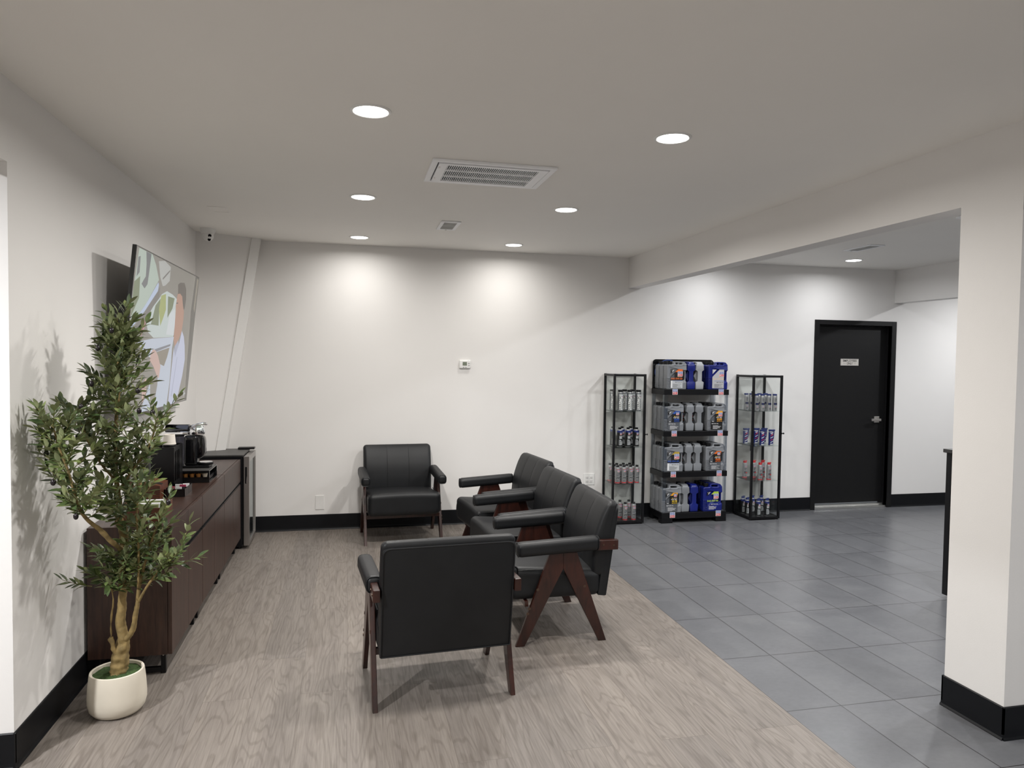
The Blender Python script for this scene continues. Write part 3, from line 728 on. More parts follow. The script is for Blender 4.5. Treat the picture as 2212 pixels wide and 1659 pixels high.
# ------------------------------------------------------------------ sideboard units
CABX = -0.90
def sideboard(y0, y1, label, two_drawers):
    t = thing('sideboard_cabinet', label, 'cabinet', (CABX, (y0+y1)/2, 0)); h = (y1-y0)/2-0.002; dp = -0.402
    bm = bmesh.new(); zb, zt = 0.115, 0.80; th = 0.02
    box(bm, dp, -0.022, -h, -h+th, zb, zt, 0.001); box(bm, dp, -0.022, h-th, h, zb, zt, 0.001)
    box(bm, dp, -0.022, -h+th, h-th, zb, zb+th); box(bm, dp, dp+0.008, -h+th, h-th, zb+th, zt-th); box(bm, dp+0.008, -0.022, -h+th, h-th, 0.588, 0.600)
    box(bm, dp, -0.022, -0.008, 0.008, zb+th, 0.588)
    obj('body', bm, MAT['walnut'], t)
    obj('top', bx(dp, -0.022, -h+th, h-th, zt-th, zt), MAT['walnut_top'], t)
    g = 0.0015
    for a, b in (((-h, 0), (0, h)) if two_drawers else ((-h, h),)):
        obj('drawer', bx(-0.020, 0, a+g, b-g, 0.612, zt-0.001, bev=0.001), MAT['walnut'], t)
    for a, b in ((-h, 0), (0, h)):
        obj('door', bx(-0.020, 0, a+g, b-g, zb+0.001, 0.582, bev=0.001), MAT['walnut'], t)
    bm = bmesh.new(); box(bm, -0.020, -0.003, -h+0.004, h-0.004, 0.5835, 0.590); box(bm, -0.020, -0.003, -h+0.004, h-0.004, 0.604, 0.6105); box(bm, -0.020, -0.014, -h+0.004, h-0.004, 0.590, 0.604)
    obj('finger_rail', bm, MAT['blackmetal'], t)
    for s_ in (-1, 1):   # black metal sled feet
        yc = s_*(h-0.055); bm = bmesh.new(); a, b = yc-0.0125, yc+0.0125
        box(bm, -0.065, -0.040, a, b, 0, zb, 0.002); box(bm, dp+0.02, dp+0.045, a, b, 0, zb, 0.002); box(bm, dp+0.045, -0.065, a, b, 0.008, 0.033, 0.002)
        k = obj('leg', bm, MAT['blackmetal'], t)
        bm = bmesh.new(); cyl(bm, (-0.052, 0.100), 0.005, a-0.002, a, 12, axis='y'); obj('bolt', bm, MAT['steel'], k, True)
sideboard(4.0, 4.812, 'dark walnut sideboard cabinet behind the potted tree, nearest of three', True)
sideboard(4.814, 5.630, 'dark walnut sideboard cabinet in the middle, under the coffee machine', False)
sideboard(5.632, 6.450, 'dark walnut sideboard cabinet next to the small fridge', False)

# ------------------------------------------------------------------ small fridge
t = thing('mini_fridge', 'small black fridge with steel framed glass door beyond the sideboard', 'fridge', (0, 0, 0))
Y0, Y1 = 6.525, 6.975
bm = bx(-1.30, -0.895, Y0, Y1, 0.02, 0.815, bev=0.004); obj('body', bm, MAT['blackplastic'], t)
obj('top_panel', bx(-1.30, -0.888, Y0, Y1, 0.8155, 0.828, bev=0.003), MAT['fridgetop'], t)
for x_ in (-1.26, -0.93):
    for y_ in (Y0+0.04, Y1-0.04): bm = bmesh.new(); cyl(bm, (x_, y_), 0.018, 0, 0.02, 14); obj('foot', bm, MAT['blackplastic'], t)
d_ = obj('door', bx(-0.886, -0.840, Y0, Y0+0.05, 0.03, 0.812, bev=0.002), MAT['steel'], t)
bm = bmesh.new(); box(bm, -0.886, -0.840, Y1-0.02, Y1, 0.03, 0.812, 0.002); box(bm, -0.886, -0.840, Y0+0.05, Y1-0.02, 0.762, 0.812, 0.002); box(bm, -0.886, -0.840, Y0+0.05, Y1-0.02, 0.03, 0.06, 0.002)
obj('door_frame', bm, MAT['steel'], d_)
obj('glass', bx(-0.862, -0.852, Y0+0.05, Y1-0.02, 0.06, 0.762), MAT['fridgeglass'], d_)
obj('gasket', bx(-0.893, -0.887, Y0+0.01, Y1-0.01, 0.035, 0.808), MAT['blackplastic'], t)
bm = bmesh.new(); pl = round_poly([(-0.874, 0.575), (-0.858, 0.575), (-0.858, 0.722), (-0.874, 0.722)], 0.008, 5); prism(bm, pl, Y0-0.0012, Y0+0.001, 'y'); obj('handle', bm, MAT['blackplastic'], d_)
bm = bmesh.new(); pl = round_poly([(-0.864, 0.580), (-0.857, 0.580), (-0.857, 0.64), (-0.860, 0.64)], 0.002, 3); prism(bm, pl, Y0-0.004, Y0-0.0013, 'y'); obj('handle_rim', bm, MAT['chrome'], d_)
bm = bmesh.new(); box(bm, -0.985, -0.842, Y1-0.085, Y1-0.01, 0.829, 0.846, 0.003); k = obj('hinge', bm, MAT['blackplastic'], t)
bm = bmesh.new(); box(bm, -0.865, -0.842, Y1-0.06, Y1-0.02, 0.8465, 0.850); obj('hinge_pin', bm, MAT['steel'], k)

# ------------------------------------------------------------------ television
t = thing('television', 'large flat television tilted forward on the left wall behind the tree', 'television', (-1.178, 5.108, 1.815))
t.rotation_euler = (0, R(5.73), 0)   # local +x is the screen normal, +y towards the back wall
TW, TH = 1.67, 0.96; hx_, hz_ = TW/2, TH/2
bm = bx(-0.022, 0.0, -hx_, hx_, -hz_, hz_, bev=0.002); obj('bezel', bm, MAT['glossblack'], t)
bm = bx(-0.052, -0.0225, -hx_*0.72, hx_*0.72, -hz_*0.85, hz_*0.35, bev=0.008); obj('rear_cover', bm, MAT['blackplastic'], t)
SCR = dict(bg=(146, 142, 134), windshield=(188, 204, 192), mirror=(112, 116, 120), pillar=(196, 212, 238), pshade=(122, 120, 116), window=(206, 218, 216),
           green=(172, 182, 110), leafy=(120, 134, 100), white=(222, 228, 232), door=(204, 214, 230), handle=(130, 134, 144), arm=(146, 138, 124), hand=(214, 180, 170),
           hair=(98, 92, 86), face=(190, 146, 126), shirt=(206, 212, 236), reflection=(92, 90, 84), visor=(192, 194, 190), logo=(235, 235, 235), collar=(176, 182, 206), rose=(206, 150, 160))
SM = {k: glow('screen_'+k, srgb(*v), 0.62) for k, v in SCR.items()}
for m_ in SM.values():
    m_.node_tree.nodes['Principled BSDF'].inputs['Base Color'].default_value = (0.01, 0.01, 0.01, 1)
    m_.node_tree.nodes['Principled BSDF'].inputs['Roughness'].default_value = 0.12
POL = [('windshield', [(.05, .01), (.32, .008), (.42, .06), (.52, .14), (.30, .30), (.06, .43), (.03, .46), (.012, .3)]),
 ('leafy', [(.02, .2), (.12, .16), (.14, .28), (.02, .40)]),
 ('mirror', [(.19, .01), (.30, .01), (.29, .12), (.28, .19), (.23, .22), (.16, .20), (.20, .17), (.23, .15), (.22, .08)]), ('mirror', [(.05, .06), (.09, .05), (.10, .14), (.05, .17)]),
 ('pillar', [(.51, .155), (.53, .17), (.52, .21), (.30, .34), (.07, .45), (.012, .49), (.012, .46), (.30, .30)]),
 ('pshade', [(.56, .18), (.57, .25), (.40, .34), (.17, .47), (.02, .56), (.02, .50), (.08, .465), (.52, .21)]),
 ('window', [(.62, .22), (.74, .19), (.90, .20), (1.03, .22), (1.045, .32), (1.04, .42), (1.03, .48), (.53, .50), (.40, .47), (.32, .40), (.45, .31), (.59, .24)]),
 ('leafy', [(.50, .30), (.60, .25), (.60, .33), (.62, .42), (.44, .42)]), ('green', [(.61, .23), (.72, .21), (.76, .31), (.70, .38), (.66, .42), (.59, .32)]), ('leafy', [(.78, .22), (.96, .22), (.93, .29), (.82, .36)]),
 ('white', [(.87, .33), (.99, .29), (1.04, .36), (1.04, .47), (.83, .47)]),
 ('door', [(.20, .53), (.50, .505), (1.05, .48), (1.03, .56), (1.05, .68), (1.06, .80), (1.04, .955), (.70, .955), (.74, .80), (.71, .67), (.40, .60), (.27, .56)]),
 ('handle', [(.59, .57), (.98, .53), (.97, .545), (.59, .59)]), ('arm', [(.61, .59), (.96, .555), (.92, .62), (.86, .68), (.71, .66)]),
 ('rose', [(.22, .45), (.30, .40), (.33, .42), (.26, .50)]),
 ('hand', [(.50, .60), (.55, .57), (.62, .58), (.68, .61), (.77, .68), (.76, .76), (.70, .74), (.60, .68), (.50, .64)]),
 ('hair', [(1.02, .12), (1.08, .10), (1.20, .09), (1.27, .13), (1.30, .20), (1.28, .27), (1.22, .29), (1.16, .21), (1.05, .20)]),
 ('face', [(1.03, .185), (1.10, .175), (1.17, .19), (1.22, .25), (1.27, .29), (1.28, .36), (1.26, .44), (1.19, .50), (1.10, .545), (1.05, .50), (1.04, .40), (1.025, .30), (1.01, .27)]),
 ('hair', [(1.02, .245), (1.07, .24), (1.07, .248), (1.02, .253)]), ('collar', [(1.10, .545), (1.19, .50), (1.24, .55), (1.14, .66)]),
 ('shirt', [(1.27, .43), (1.35, .47), (1.41, .54), (1.46, .64), (1.43, .76), (1.36, .89), (1.25, .955), (1.08, .955), (1.075, .76), (1.08, .55), (1.14, .62), (1.22, .53)]),
 ('collar', [(1.20, .62), (1.215, .62), (1.16, .90), (1.14, .90)]),
 ('reflection', [(1.54, .008), (1.66, .008), (1.66, .952), (1.60, .952), (1.57, .77), (1.50, .27)]), ('arm', [(1.59, .02), (1.65, .02), (1.62, .28), (1.575, .25)]),  # dark band at the right is a reflection painted into the screen picture
 ('visor', [(.47, .03), (.61, .01), (.77, .03), (.78, .12), (.68, .16), (.62, .17), (.54, .12)]), ('pshade', [(.60, .12), (.76, .05), (.765, .06), (.61, .13)]),
 ('door', [(.48, .86), (.56, .78), (.62, .955), (.40, .955)]), ('hand', [(.38, .80), (.46, .74), (.50, .86), (.42, .90)])]
bm = bmesh.new(); keys = list(SM)
def sp(u, v, x): return bm.verts.new((x, -hx_+u, hz_-v))
f = bm.faces.new([sp(u, v, 0.0006) for u, v in ((.008, .008), (1.662, .008), (1.662, .952), (.008, .952))]); f.material_index = keys.index('bg')
for i, (k_, pts) in enumerate(POL):
    f = bm.faces.new([sp(u, v, 0.0007+0.00002*i) for u, v in pts]); f.material_index = keys.index(k_)
# small white script mark in the lower right corner
def stroke(pts, r_=0.0016):
    tube(bm, [(0.0016, -hx_+u, hz_-v) for u, v in pts], r_, 4, mi=keys.index('logo'))
stroke([(1.505, .885), (1.49, .878), (1.478, .89), (1.482, .908), (1.50, .905), (1.503, .893), (1.49, .894)]); stroke([(1.512, .905), (1.52, .893), (1.53, .905), (1.53, .893)]); stroke([(1.536, .875), (1.538, .905)]); stroke([(1.547, .892), (1.558, .905), (1.548, .92)]); stroke([(1.566, .905), (1.575, .893), (1.585, .905)])
flatobj('screen', bm, [SM[k_] for k_ in keys], t)
bm = bmesh.new(); box(bm, -0.085, -0.0525, -0.25, 0.25, -0.18, 0.12)
obj('wall_mount', bm, MAT['blackmetal'], t)
me_ = t.children[-1]

# ------------------------------------------------------------------ glass display cabinets
def display_cabinet(x0, x1, y0, y1, h, shelves, label, knob=True):
    t = thing('display_cabinet', label, 'glass cabinet', ((x0+x1)/2, (y0+y1)/2, 0)); hx, hy = (x1-x0)/2, (y1-y0)/2; b = 0.022
    bm = bmesh.new()
    for sx_ in (-1, 1):
        for sy_ in (-1, 1):
            xa, xb_ = sorted((sx_*hx, sx_*(hx-b))); ya, yb = sorted((sy_*hy, sy_*(hy-b)))
            box(bm, xa, xb_, ya, yb, 0.012, h, 0.001)
    for z_ in (0.012, h-b*1.1):
        for sx_ in (-1, 1):
            xa, xb_ = sorted((sx_*hx, sx_*(hx-b))); box(bm, xa, xb_, -hy+b, hy-b, z_, z_+b)
        for sy_ in (-1, 1):
            ya, yb = sorted((sy_*hy, sy_*(hy-b))); box(bm, -hx+b, hx-b, ya, yb, z_, z_+b)
    obj('frame', bm, MAT['blackmetal'], t)
    obj('base', bx(-hx+b, hx-b, -hy+b, hy-b, 0.016, 0.030), MAT['blackplastic'], t)
    obj('top', bx(-hx+b, hx-b, -hy+b, hy-b, h-0.008, h-0.002), MAT['glass'], t)
    for sx_ in (-1, 1):
        for sy_ in (-1, 1): bm = bmesh.new(); cyl(bm, (sx_*(hx-0.02), sy_*(hy-0.02)), 0.012, 0, 0.012, 12); obj('foot', bm, MAT['blackplastic'], t)
    for sx_ in (-1, 1):
        bm = bx(sx_*(hx-0.011)-0.002, sx_*(hx-0.011)+0.002, -hy+b, hy-b, 0.034, h-b*1.1); obj('side_glass', bm, MAT['glass'], t)
    obj('rear_glass', bx(-hx+b, hx-b, hy-0.013, hy-0.009, 0.034, h-b*1.1), MAT['glass'], t)
    dr = obj('door', bx(-hx+b, hx-b, -hy+0.009, -hy+0.013, 0.034, h-b*1.1), MAT['glass'], t)
    bm = bmesh.new(); cyl(bm, (-hy-0.006, 0.93), 0.004, hx-0.004, hx+0.012, 12, axis='x'); cyl(bm, (-hy-0.006, 0.93), 0.009, hx+0.012, hx+0.020, 16, axis='x')
    box(bm, hx-0.012, hx-0.002, -hy-0.012, -hy, 0.922, 0.938)
    obj('knob', bm, MAT['blackmetal'], dr)
    for z_ in (0.16, h*0.5, h-0.2): obj('hinge', bx(-hx-0.002, -hx+0.006, -hy-0.004, -hy+0.03, z_-0.03, z_+0.03, bev=0.001), MAT['blackmetal'], dr)
    for z_ in shelves:
        obj('glass_shelf', bx(-hx+0.014, hx-0.014, -hy+0.016, hy-0.016, z_-0.005, z_), MAT['shelfglass'], t)
    return t
MAT['shelfglass'] = thin_glass('green_edge_glass', (0.955, 0.975, 0.965), 1.0, 0.02, 0.01)
SL = (0.42, 0.795, 1.167)
display_cabinet(2.637, 2.992, 6.83, 7.122, 1.552, SL, 'tall black framed glass cabinet behind the nearest chair, left of the oil rack')
display_cabinet(4.18, 4.535, 6.77, 7.115, 1.552, SL, 'tall black framed glass cabinet right of the oil rack, near the black door')

# ------------------------------------------------------------------ cans
CANM = ['cansilver', 'black', 'blue', 'red', 'white', 'logo_blue', 'logo_red', 'darkgrey', 'silver', 'lightgrey', 'beige']
def ci(k): return CANM.index(k)
CML = [INK[k] for k in CANM]
def logo(bm, x, z, s, y, mi, wrap=None, plain=False):
    """square brand mark: LIQUI over MOLY"""
    e = 0.0004
    W_ = wrap
    rect(bm, x-s*0.56, x+s*0.56, z-s*0.56, z+s*0.56, y, mi['white'], W_)
    if W_: W_ = wrap+e
    rect(bm, x-s*0.5, x+s*0.5, z+s*0.02, z+s*0.5, y-e, mi['logo_blue'], W_); rect(bm, x-s*0.5, x+s*0.5, z-s*0.5, z-s*0.02, y-e, mi['logo_red'], W_)
    if W_: W_ = wrap+2*e
    text_bm(bm, 'LIQUI', s*0.46, x, z+s*0.25, y-2*e, mi['white'], 0.018, width=s*0.88, wrap=W_)
    text_bm(bm, 'MOLY', s*0.46, x, z-s*0.25, y-2*e, mi['white'], 0.012, width=s*0.88, wrap=W_)
CI = {k: ci(k) for k in CANM}
def lines(bm, x0, x1, z0, z1, n, mi, wrap, seed):
    rr = random.Random(seed)
    for i in range(n):
        z = z1-(z1-z0)*(i+0.5)/n; hh = (z1-z0)/n*0.28; L_ = (x1-x0)*rr.uniform(0.55, 1.0)
        rect(bm, x0, x0+L_, z-hh, z+hh, 0, mi, wrap)
def make_can(kind):
    t = thing('additive_can', '', 'can'); r = 0.0255; H = 0.165; n = 26
    body = [(0, 0), (r*0.94, 0), (r, 0.004)]
    mis = {'ceratec': 'darkgrey', 'pro': 'black', 'redband': 'cansilver', 'bluecap': 'cansilver', 'funnel': 'blue', 'redcap': 'cansilver', 'prob': 'black'}[kind]
    if kind in ('ceratec',): H = 0.195; r = 0.027
    if kind == 'pro': H = 0.178; r = 0.029
    if kind == 'funnel': H = 0.15; r = 0.025
    body = [(0, 0), (r*0.94, 0), (r, 0.004), (r, 0.014), (r, H-0.028), (r, H-0.008), (r*0.9, H), (r*0.55, H+0.005), (0, H+0.005)]
    m_ = [7, ci('cansilver'), ci('red') if kind in ('redband', 'redcap') else ci(mis), ci(mis), ci('darkgrey') if kind == 'ceratec' else (ci('blue') if kind in ('prob', 'pro') else ci(mis)), ci('cansilver'), ci('cansilver'), ci('cansilver')]
    bm = bmesh.new(); lathe(bm, body, n, mis=m_); obj('body', bm, CML, t, True)
    # caps
    bm = bmesh.new()
    capm = {'ceratec': 'black', 'pro': 'black', 'redband': 'black', 'bluecap': 'logo_blue', 'funnel': 'logo_blue', 'redcap': 'red', 'prob': 'logo_blue'}[kind]
    if kind == 'ceratec': lathe(bm, [(0, H+0.004), (r*0.97, H+0.004), (r*0.97, H+0.022), (r*0.9, H+0.024), (0, H+0.024)], n)
    elif kind == 'bluecap': lathe(bm, [(0, H+0.002), (r*0.92, H+0.002), (r*0.92, H+0.016), (r*0.85, H+0.018), (0, H+0.018)], n)
    elif kind == 'funnel':
        lathe(bm, [(0, H+0.003), (r*1.0, H+0.003), (r*1.06, H+0.020), (0, H+0.020)], n)
        vs = box(bm, r*0.7, r*1.75, -0.009, 0.009, H+0.006, H+0.020)
        vs = box(bm, r*1.15, r*1.55, -0.006, 0.006, H*0.45, H+0.010)
        for v in vs:
            if v.co.z < H*0.6: v.co.x -= r*0.25
    elif kind == 'redcap': lathe(bm, [(0, H+0.002), (r*0.72, H+0.002), (r*0.70, H+0.020), (r*0.62, H+0.024), (0, H+0.024)], n); box(bm, -r*0.2, r*0.95, -0.006, 0.006, H+0.016, H+0.026, 0.001)
    elif kind == 'prob': lathe(bm, [(0, H+0.003), (r*0.75, H+0.003), (r*0.72, H+0.020), (0, H+0.022)], n); box(bm, -r*0.1, r*0.9, -0.005, 0.005, H+0.018, H+0.027, 0.001)
    else: lathe(bm, [(0, H+0.004), (r*0.58, H+0.004), (r*0.58, H+0.020), (r*0.52, H+0.022), (0, H+0.022)], 20)
    obj('cap', bm, flat('capblue', 34, 48, 110) if capm == 'logo_blue' else (flat('capred', 190, 34, 40) if capm == 'red' else MAT['blackplastic']), t, True)
    # print
    bm = bmesh.new(); wr = r+0.0003; w2 = r+0.0007; w3 = r+0.0011
    if kind == 'ceratec':
        rect(bm, -0.024, 0.026, 0.012, H-0.03, 0, ci('white'), wr); rect(bm, -0.024, 0.026, H-0.03, H-0.018, 0, ci('lightgrey'), wr)
        text_bm(bm, 'CERATEC', 0.026, -0.012, 0.088, 0, ci('black'), 0.03, width=0.145, wrap=w2, rot=R(90))
        lines(bm, 0.004, 0.023, 0.02, 0.13, 14, ci('darkgrey'), w2, 3); logo(bm, 0.013, 0.15, 0.014, 0, CI, w2)
    elif kind in ('pro', 'prob'):
        logo(bm, 0.004, H-0.042, 0.021, 0, CI, wr); rect(bm, -0.016, 0.022, 0.085, 0.118, 0, ci('darkgrey'), wr)
        text_bm(bm, 'PRO-LINE', 0.011, 0.003, 0.109, 0, ci('white'), 0.03, width=0.034, wrap=w2); lines(bm, -0.014, 0.020, 0.086, 0.103, 3, ci('white'), w2, 5)
        rect(bm, -0.018, 0.006, 0.02, 0.075, 0, ci('lightgrey'), wr); lines(bm, -0.016, 0.004, 0.024, 0.07, 6, ci('black'), w2, 8); rect(bm, 0.010, 0.020, 0.02, 0.06, 0, ci('silver'), wr)
    elif kind == 'redband':
        logo(bm, 0.004, H-0.034, 0.019, 0, CI, wr); rect(bm, -0.022, 0.024, H-0.022, H-0.018, 0, ci('red'), wr)
        text_bm(bm, 'PRO-LINE', 0.012, 0.003, 0.108, 0, ci('black'), 0.03, width=0.034, wrap=w2); lines(bm, -0.018, 0.02, 0.075, 0.10, 4, ci('darkgrey'), w2, 2)
        for k in range(4): text_bm(bm, 'X', 0.020, -0.015+0.009*k, 0.055+0.006*(k % 2), 0, ci('black'), 0.02, wrap=w2)
        lines(bm, -0.018, 0.018, 0.018, 0.042, 4, ci('darkgrey'), w2, 9)
    elif kind == 'bluecap':
        lines(bm, -0.012, 0.014, 0.10, 0.14, 5, ci('darkgrey'), wr, 1); rect(bm, -0.022, 0.022, 0.066, 0.088, 0, ci('black'), wr); lines(bm, -0.02, 0.02, 0.068, 0.086, 3, ci('blue'), w2, 4)
        cx0 = 0.003; logo(bm, cx0, 0.048, 0.014, 0, CI, wr); lines(bm, -0.014, 0.016, 0.014, 0.036, 4, ci('darkgrey'), wr, 6)
    elif kind == 'funnel':
        for k in range(5):
            z_ = 0.03+k*0.024
            for j in range(6):
                a_ = -0.018+j*0.006; rect(bm, a_, a_+0.0062, z_+j*0.003, z_+0.007+j*0.003, 0, ci('red') if k % 2 else ci('white'), wr)
        logo(bm, 0.0, 0.128, 0.016, 0, CI, wr); rect(bm, -0.02, 0.02, 0.006, 0.02, 0, ci('lightgrey'), wr)
    elif kind == 'redcap':
        logo(bm, 0.0, H-0.035, 0.018, 0, CI, wr); lines(bm, -0.016, 0.016, 0.085, 0.115, 4, ci('darkgrey'), wr, 2)
        rect(bm, -0.018, 0.012, 0.05, 0.078, 0, ci('darkgrey'), wr); rect(bm, -0.004, 0.020, 0.055, 0.066, 0, ci('red'), w2); lines(bm, -0.016, 0.016, 0.018, 0.042, 4, ci('darkgrey'), wr, 7)
    flatobj('label_print', bm, CML, t)
    return t
ORD = ['first', 'second', 'third', 'fourth', 'fifth', 'sixth', 'seventh']
SHN = ['cabinet floor', 'low shelf', 'middle shelf', 'top shelf']
LOOK = {'ceratec': 'grey CERATEC can', 'pro': 'black can with black cap', 'redband': 'red-banded silver can', 'bluecap': 'blue-capped silver can',
        'funnel': 'dark blue spout can', 'redcap': 'red-capped silver can', 'prob': 'blue-capped black can'}
proto = {}
def put_cans(kind, side, sh, rows):
    z = ((0.030,)+SL)[sh]
    for rn, y, xs in rows:
        for i, x in enumerate(xs):
            lab = f'{LOOK[kind]}, {ORD[i]} from left in {rn} row, {SHN[sh]}'
            if kind not in proto:
                c = make_can(kind); proto[kind] = c; c.location = (x, y, z+0.0002); c['label'] = lab
            else: c = dup(proto[kind], (x, y, z+0.0002), None, lab)
            c['group'] = f'cans on the {SHN[sh]} of the {side} glass cabinet'
put_cans('ceratec', 'left', 3, (('front', 6.92, (2.745, 2.847, 2.945)), ('back', 7.03, (2.697, 2.834, 2.925))))
put_cans('pro', 'left', 2, (('front', 6.92, (2.745, 2.837, 2.929)), ('back', 7.035, (2.712, 2.816, 2.909))))
put_cans('redband', 'left', 1, (('front', 6.885, (2.715, 2.785, 2.858, 2.928)), ('middle', 6.955, (2.705, 2.775, 2.845, 2.915)), ('back', 7.04, (2.69, 2.765, 2.84, 2.91))))
put_cans('redband', 'left', 0, (('front', 6.90, (2.812, 2.906)), ('back', 7.02, (2.801, 2.90))))
put_cans('bluecap', 'right', 3, (('front', 6.84, (4.265, 4.335, 4.415, 4.484)), ('back', 7.0, (4.24, 4.303, 4.40, 4.475))))
put_cans('funnel', 'right', 2, (('front', 6.84, (4.342, 4.450)), ('back', 7.0, (4.240, 4.365, 4.463))))
put_cans('redcap', 'right', 1, (('front', 6.84, (4.33, 4.436)), ('back', 7.0, (4.243, 4.353, 4.463))))
put_cans('prob', 'right', 0, (('front', 6.84, (4.318, 4.424)), ('back', 7.0, (4.232, 4.347, 4.455)), ('side', 6.92, (4.236,))))

# ------------------------------------------------------------------ oil rack
RX0, RX1, RY0, RY1 = 3.178, 3.915, 6.80, 7.118
t = thing('oil_rack', 'black four-tier oil rack with clear corner posts between two glass cabinets', 'display rack', ((RX0+RX1)/2, (RY0+RY1)/2, 0)); rack = t
hx, hy = (RX1-RX0)/2, (RY1-RY0)/2
TIER = [(0.045, 0.108), (0.480, 0.537), (0.908, 0.962), (1.340, 1.397)]
for i, (a, b) in enumerate(TIER):
    bm = bmesh.new(); box(bm, -hx, hx, -hy, hy, a, b, 0.002)
    s = obj('shelf', bm, MAT['blackplastic'], t)
    if i == 0:
        for sx_ in (-1, 1):
            for sy_ in (-1, 1):
                xa, xb_ = sorted((sx_*hx, sx_*(hx-0.12))); ya, yb = sorted((sy_*hy, sy_*(hy-0.08))); obj('foot', bx(xa, xb_, ya, yb, 0, a), MAT['blackplastic'], t)
    MIL = {'white': 0, 'logo_blue': 1, 'logo_red': 2}
    for xx in (-hx+0.12+0.0, hx-0.092):
        bm = bmesh.new(); logo(bm, xx, (a+b)/2+(0.004 if i else 0.01), 0.052, -hy-0.0006, MIL); flatobj('brand_label', bm, [INK['white'], INK['logo_blue'], INK['logo_red']], s)
for (z0, z1) in ((0.108, 0.480), (0.537, 0.908), (0.962, 1.340)):
    for sx_ in (-1, 1):
        for sy_ in (-1, 1):
            bm = bmesh.new(); L_ = 0.040; th = 0.003; X_, Y_ = sx_*(hx-0.006), sy_*(hy-0.006)
            xa, xb_ = sorted((X_, X_-sx_*L_)); ya, yb = sorted((Y_, Y_-sy_*th)); box(bm, xa, xb_, ya, yb, z0, z1)
            xa, xb_ = sorted((X_, X_-sx_*th)); ya, yb = sorted((Y_-sy_*th, Y_-sy_*L_)); box(bm, xa, xb_, ya, yb, z0, z1)
            obj('corner_post', bm, MAT['acrylic'], t)
bm = bmesh.new(); prism(bm, round_poly([(-hx+0.004, 1.397), (hx-0.02, 1.397), (hx-0.02, 1.708), (-hx+0.004, 1.708)], [0, 0, 0.04, 0.04], 6), hy-0.012, hy-0.004, 'y')
k = obj('header_board', bm, MAT['glossblack'], t)
bm = bmesh.new(); tube(bm, [(-hx+0.18-0.15*cos(a_), hy-0.0135, 1.57+0.13*sin(a_)) for a_ in [R(-50+10*i) for i in range(17)]], 0.0035, 6); obj('blue_ring', bm, INK['royal'], k)
# jugs
JM = ['white', 'logo_blue', 'logo_red', 'black', 'orange', 'amber', 'gold', 'royal', 'lime', 'silver', 'lightgrey', 'darkgrey', 'beige', 'yellow', 'blue', 'red']
JL = [INK[k_] for k_ in JM]; JI = {k_: i for i, k_ in enumerate(JM)}
JT = 0.096
body_out = round_poly([(-0.117, 0.0), (0.117, 0.0), (0.117, 0.074), (0.117, 0.088), (0.117, 0.14), (0.117, 0.188), (0.117, 0.203), (0.117, 0.288), (-0.020, 0.290), (-0.038, 0.257), (-0.117, 0.257)],
                      [0.012, 0.012, 0, 0, 0, 0, 0, 0.05, 0.012, 0.01, 0.022], 5)
hole1 = round_poly([(0.079, 0.088), (0.101, 0.100), (0.102, 0.14), (0.101, 0.182), (0.079, 0.196), (0.077, 0.14)], [0.012, 0.008, 0, 0.008, 0.012, 0], 3)
hole2 = round_poly([(-0.008, 0.258), (0.062, 0.258), (0.068, 0.277), (-0.014, 0.277)], 0.006, 3)
me_body = {}
def jug_body(mat):
    me = outline(body_out, [hole1, hole2], JT, 0.0085, 2)
    bm = bmesh.new(); bm.from_mesh(me); bpy.data.meshes.remove(me)
    for v in bm.verts:
        x, z = v.co.x, v.co.z; v.co.x *= 0.94
        if x > 0.070 and 0.082 < z < 0.199: v.co.y *= 0.52
        if x > 0.10 and (z < 0.07 or z > 0.21): v.co.y *= 0.90
        if z > 0.262: v.co.y *= 0.72
        if x < -0.105: v.co.y *= 0.90
    for k_ in range(9):
        z_ = 0.016+k_*0.0125; box(bm, -0.1115, -0.072, -JT/2-0.0012, JT/2+0.0012, z_, z_+0.0055, 0.0012, seg=1)
    return bm
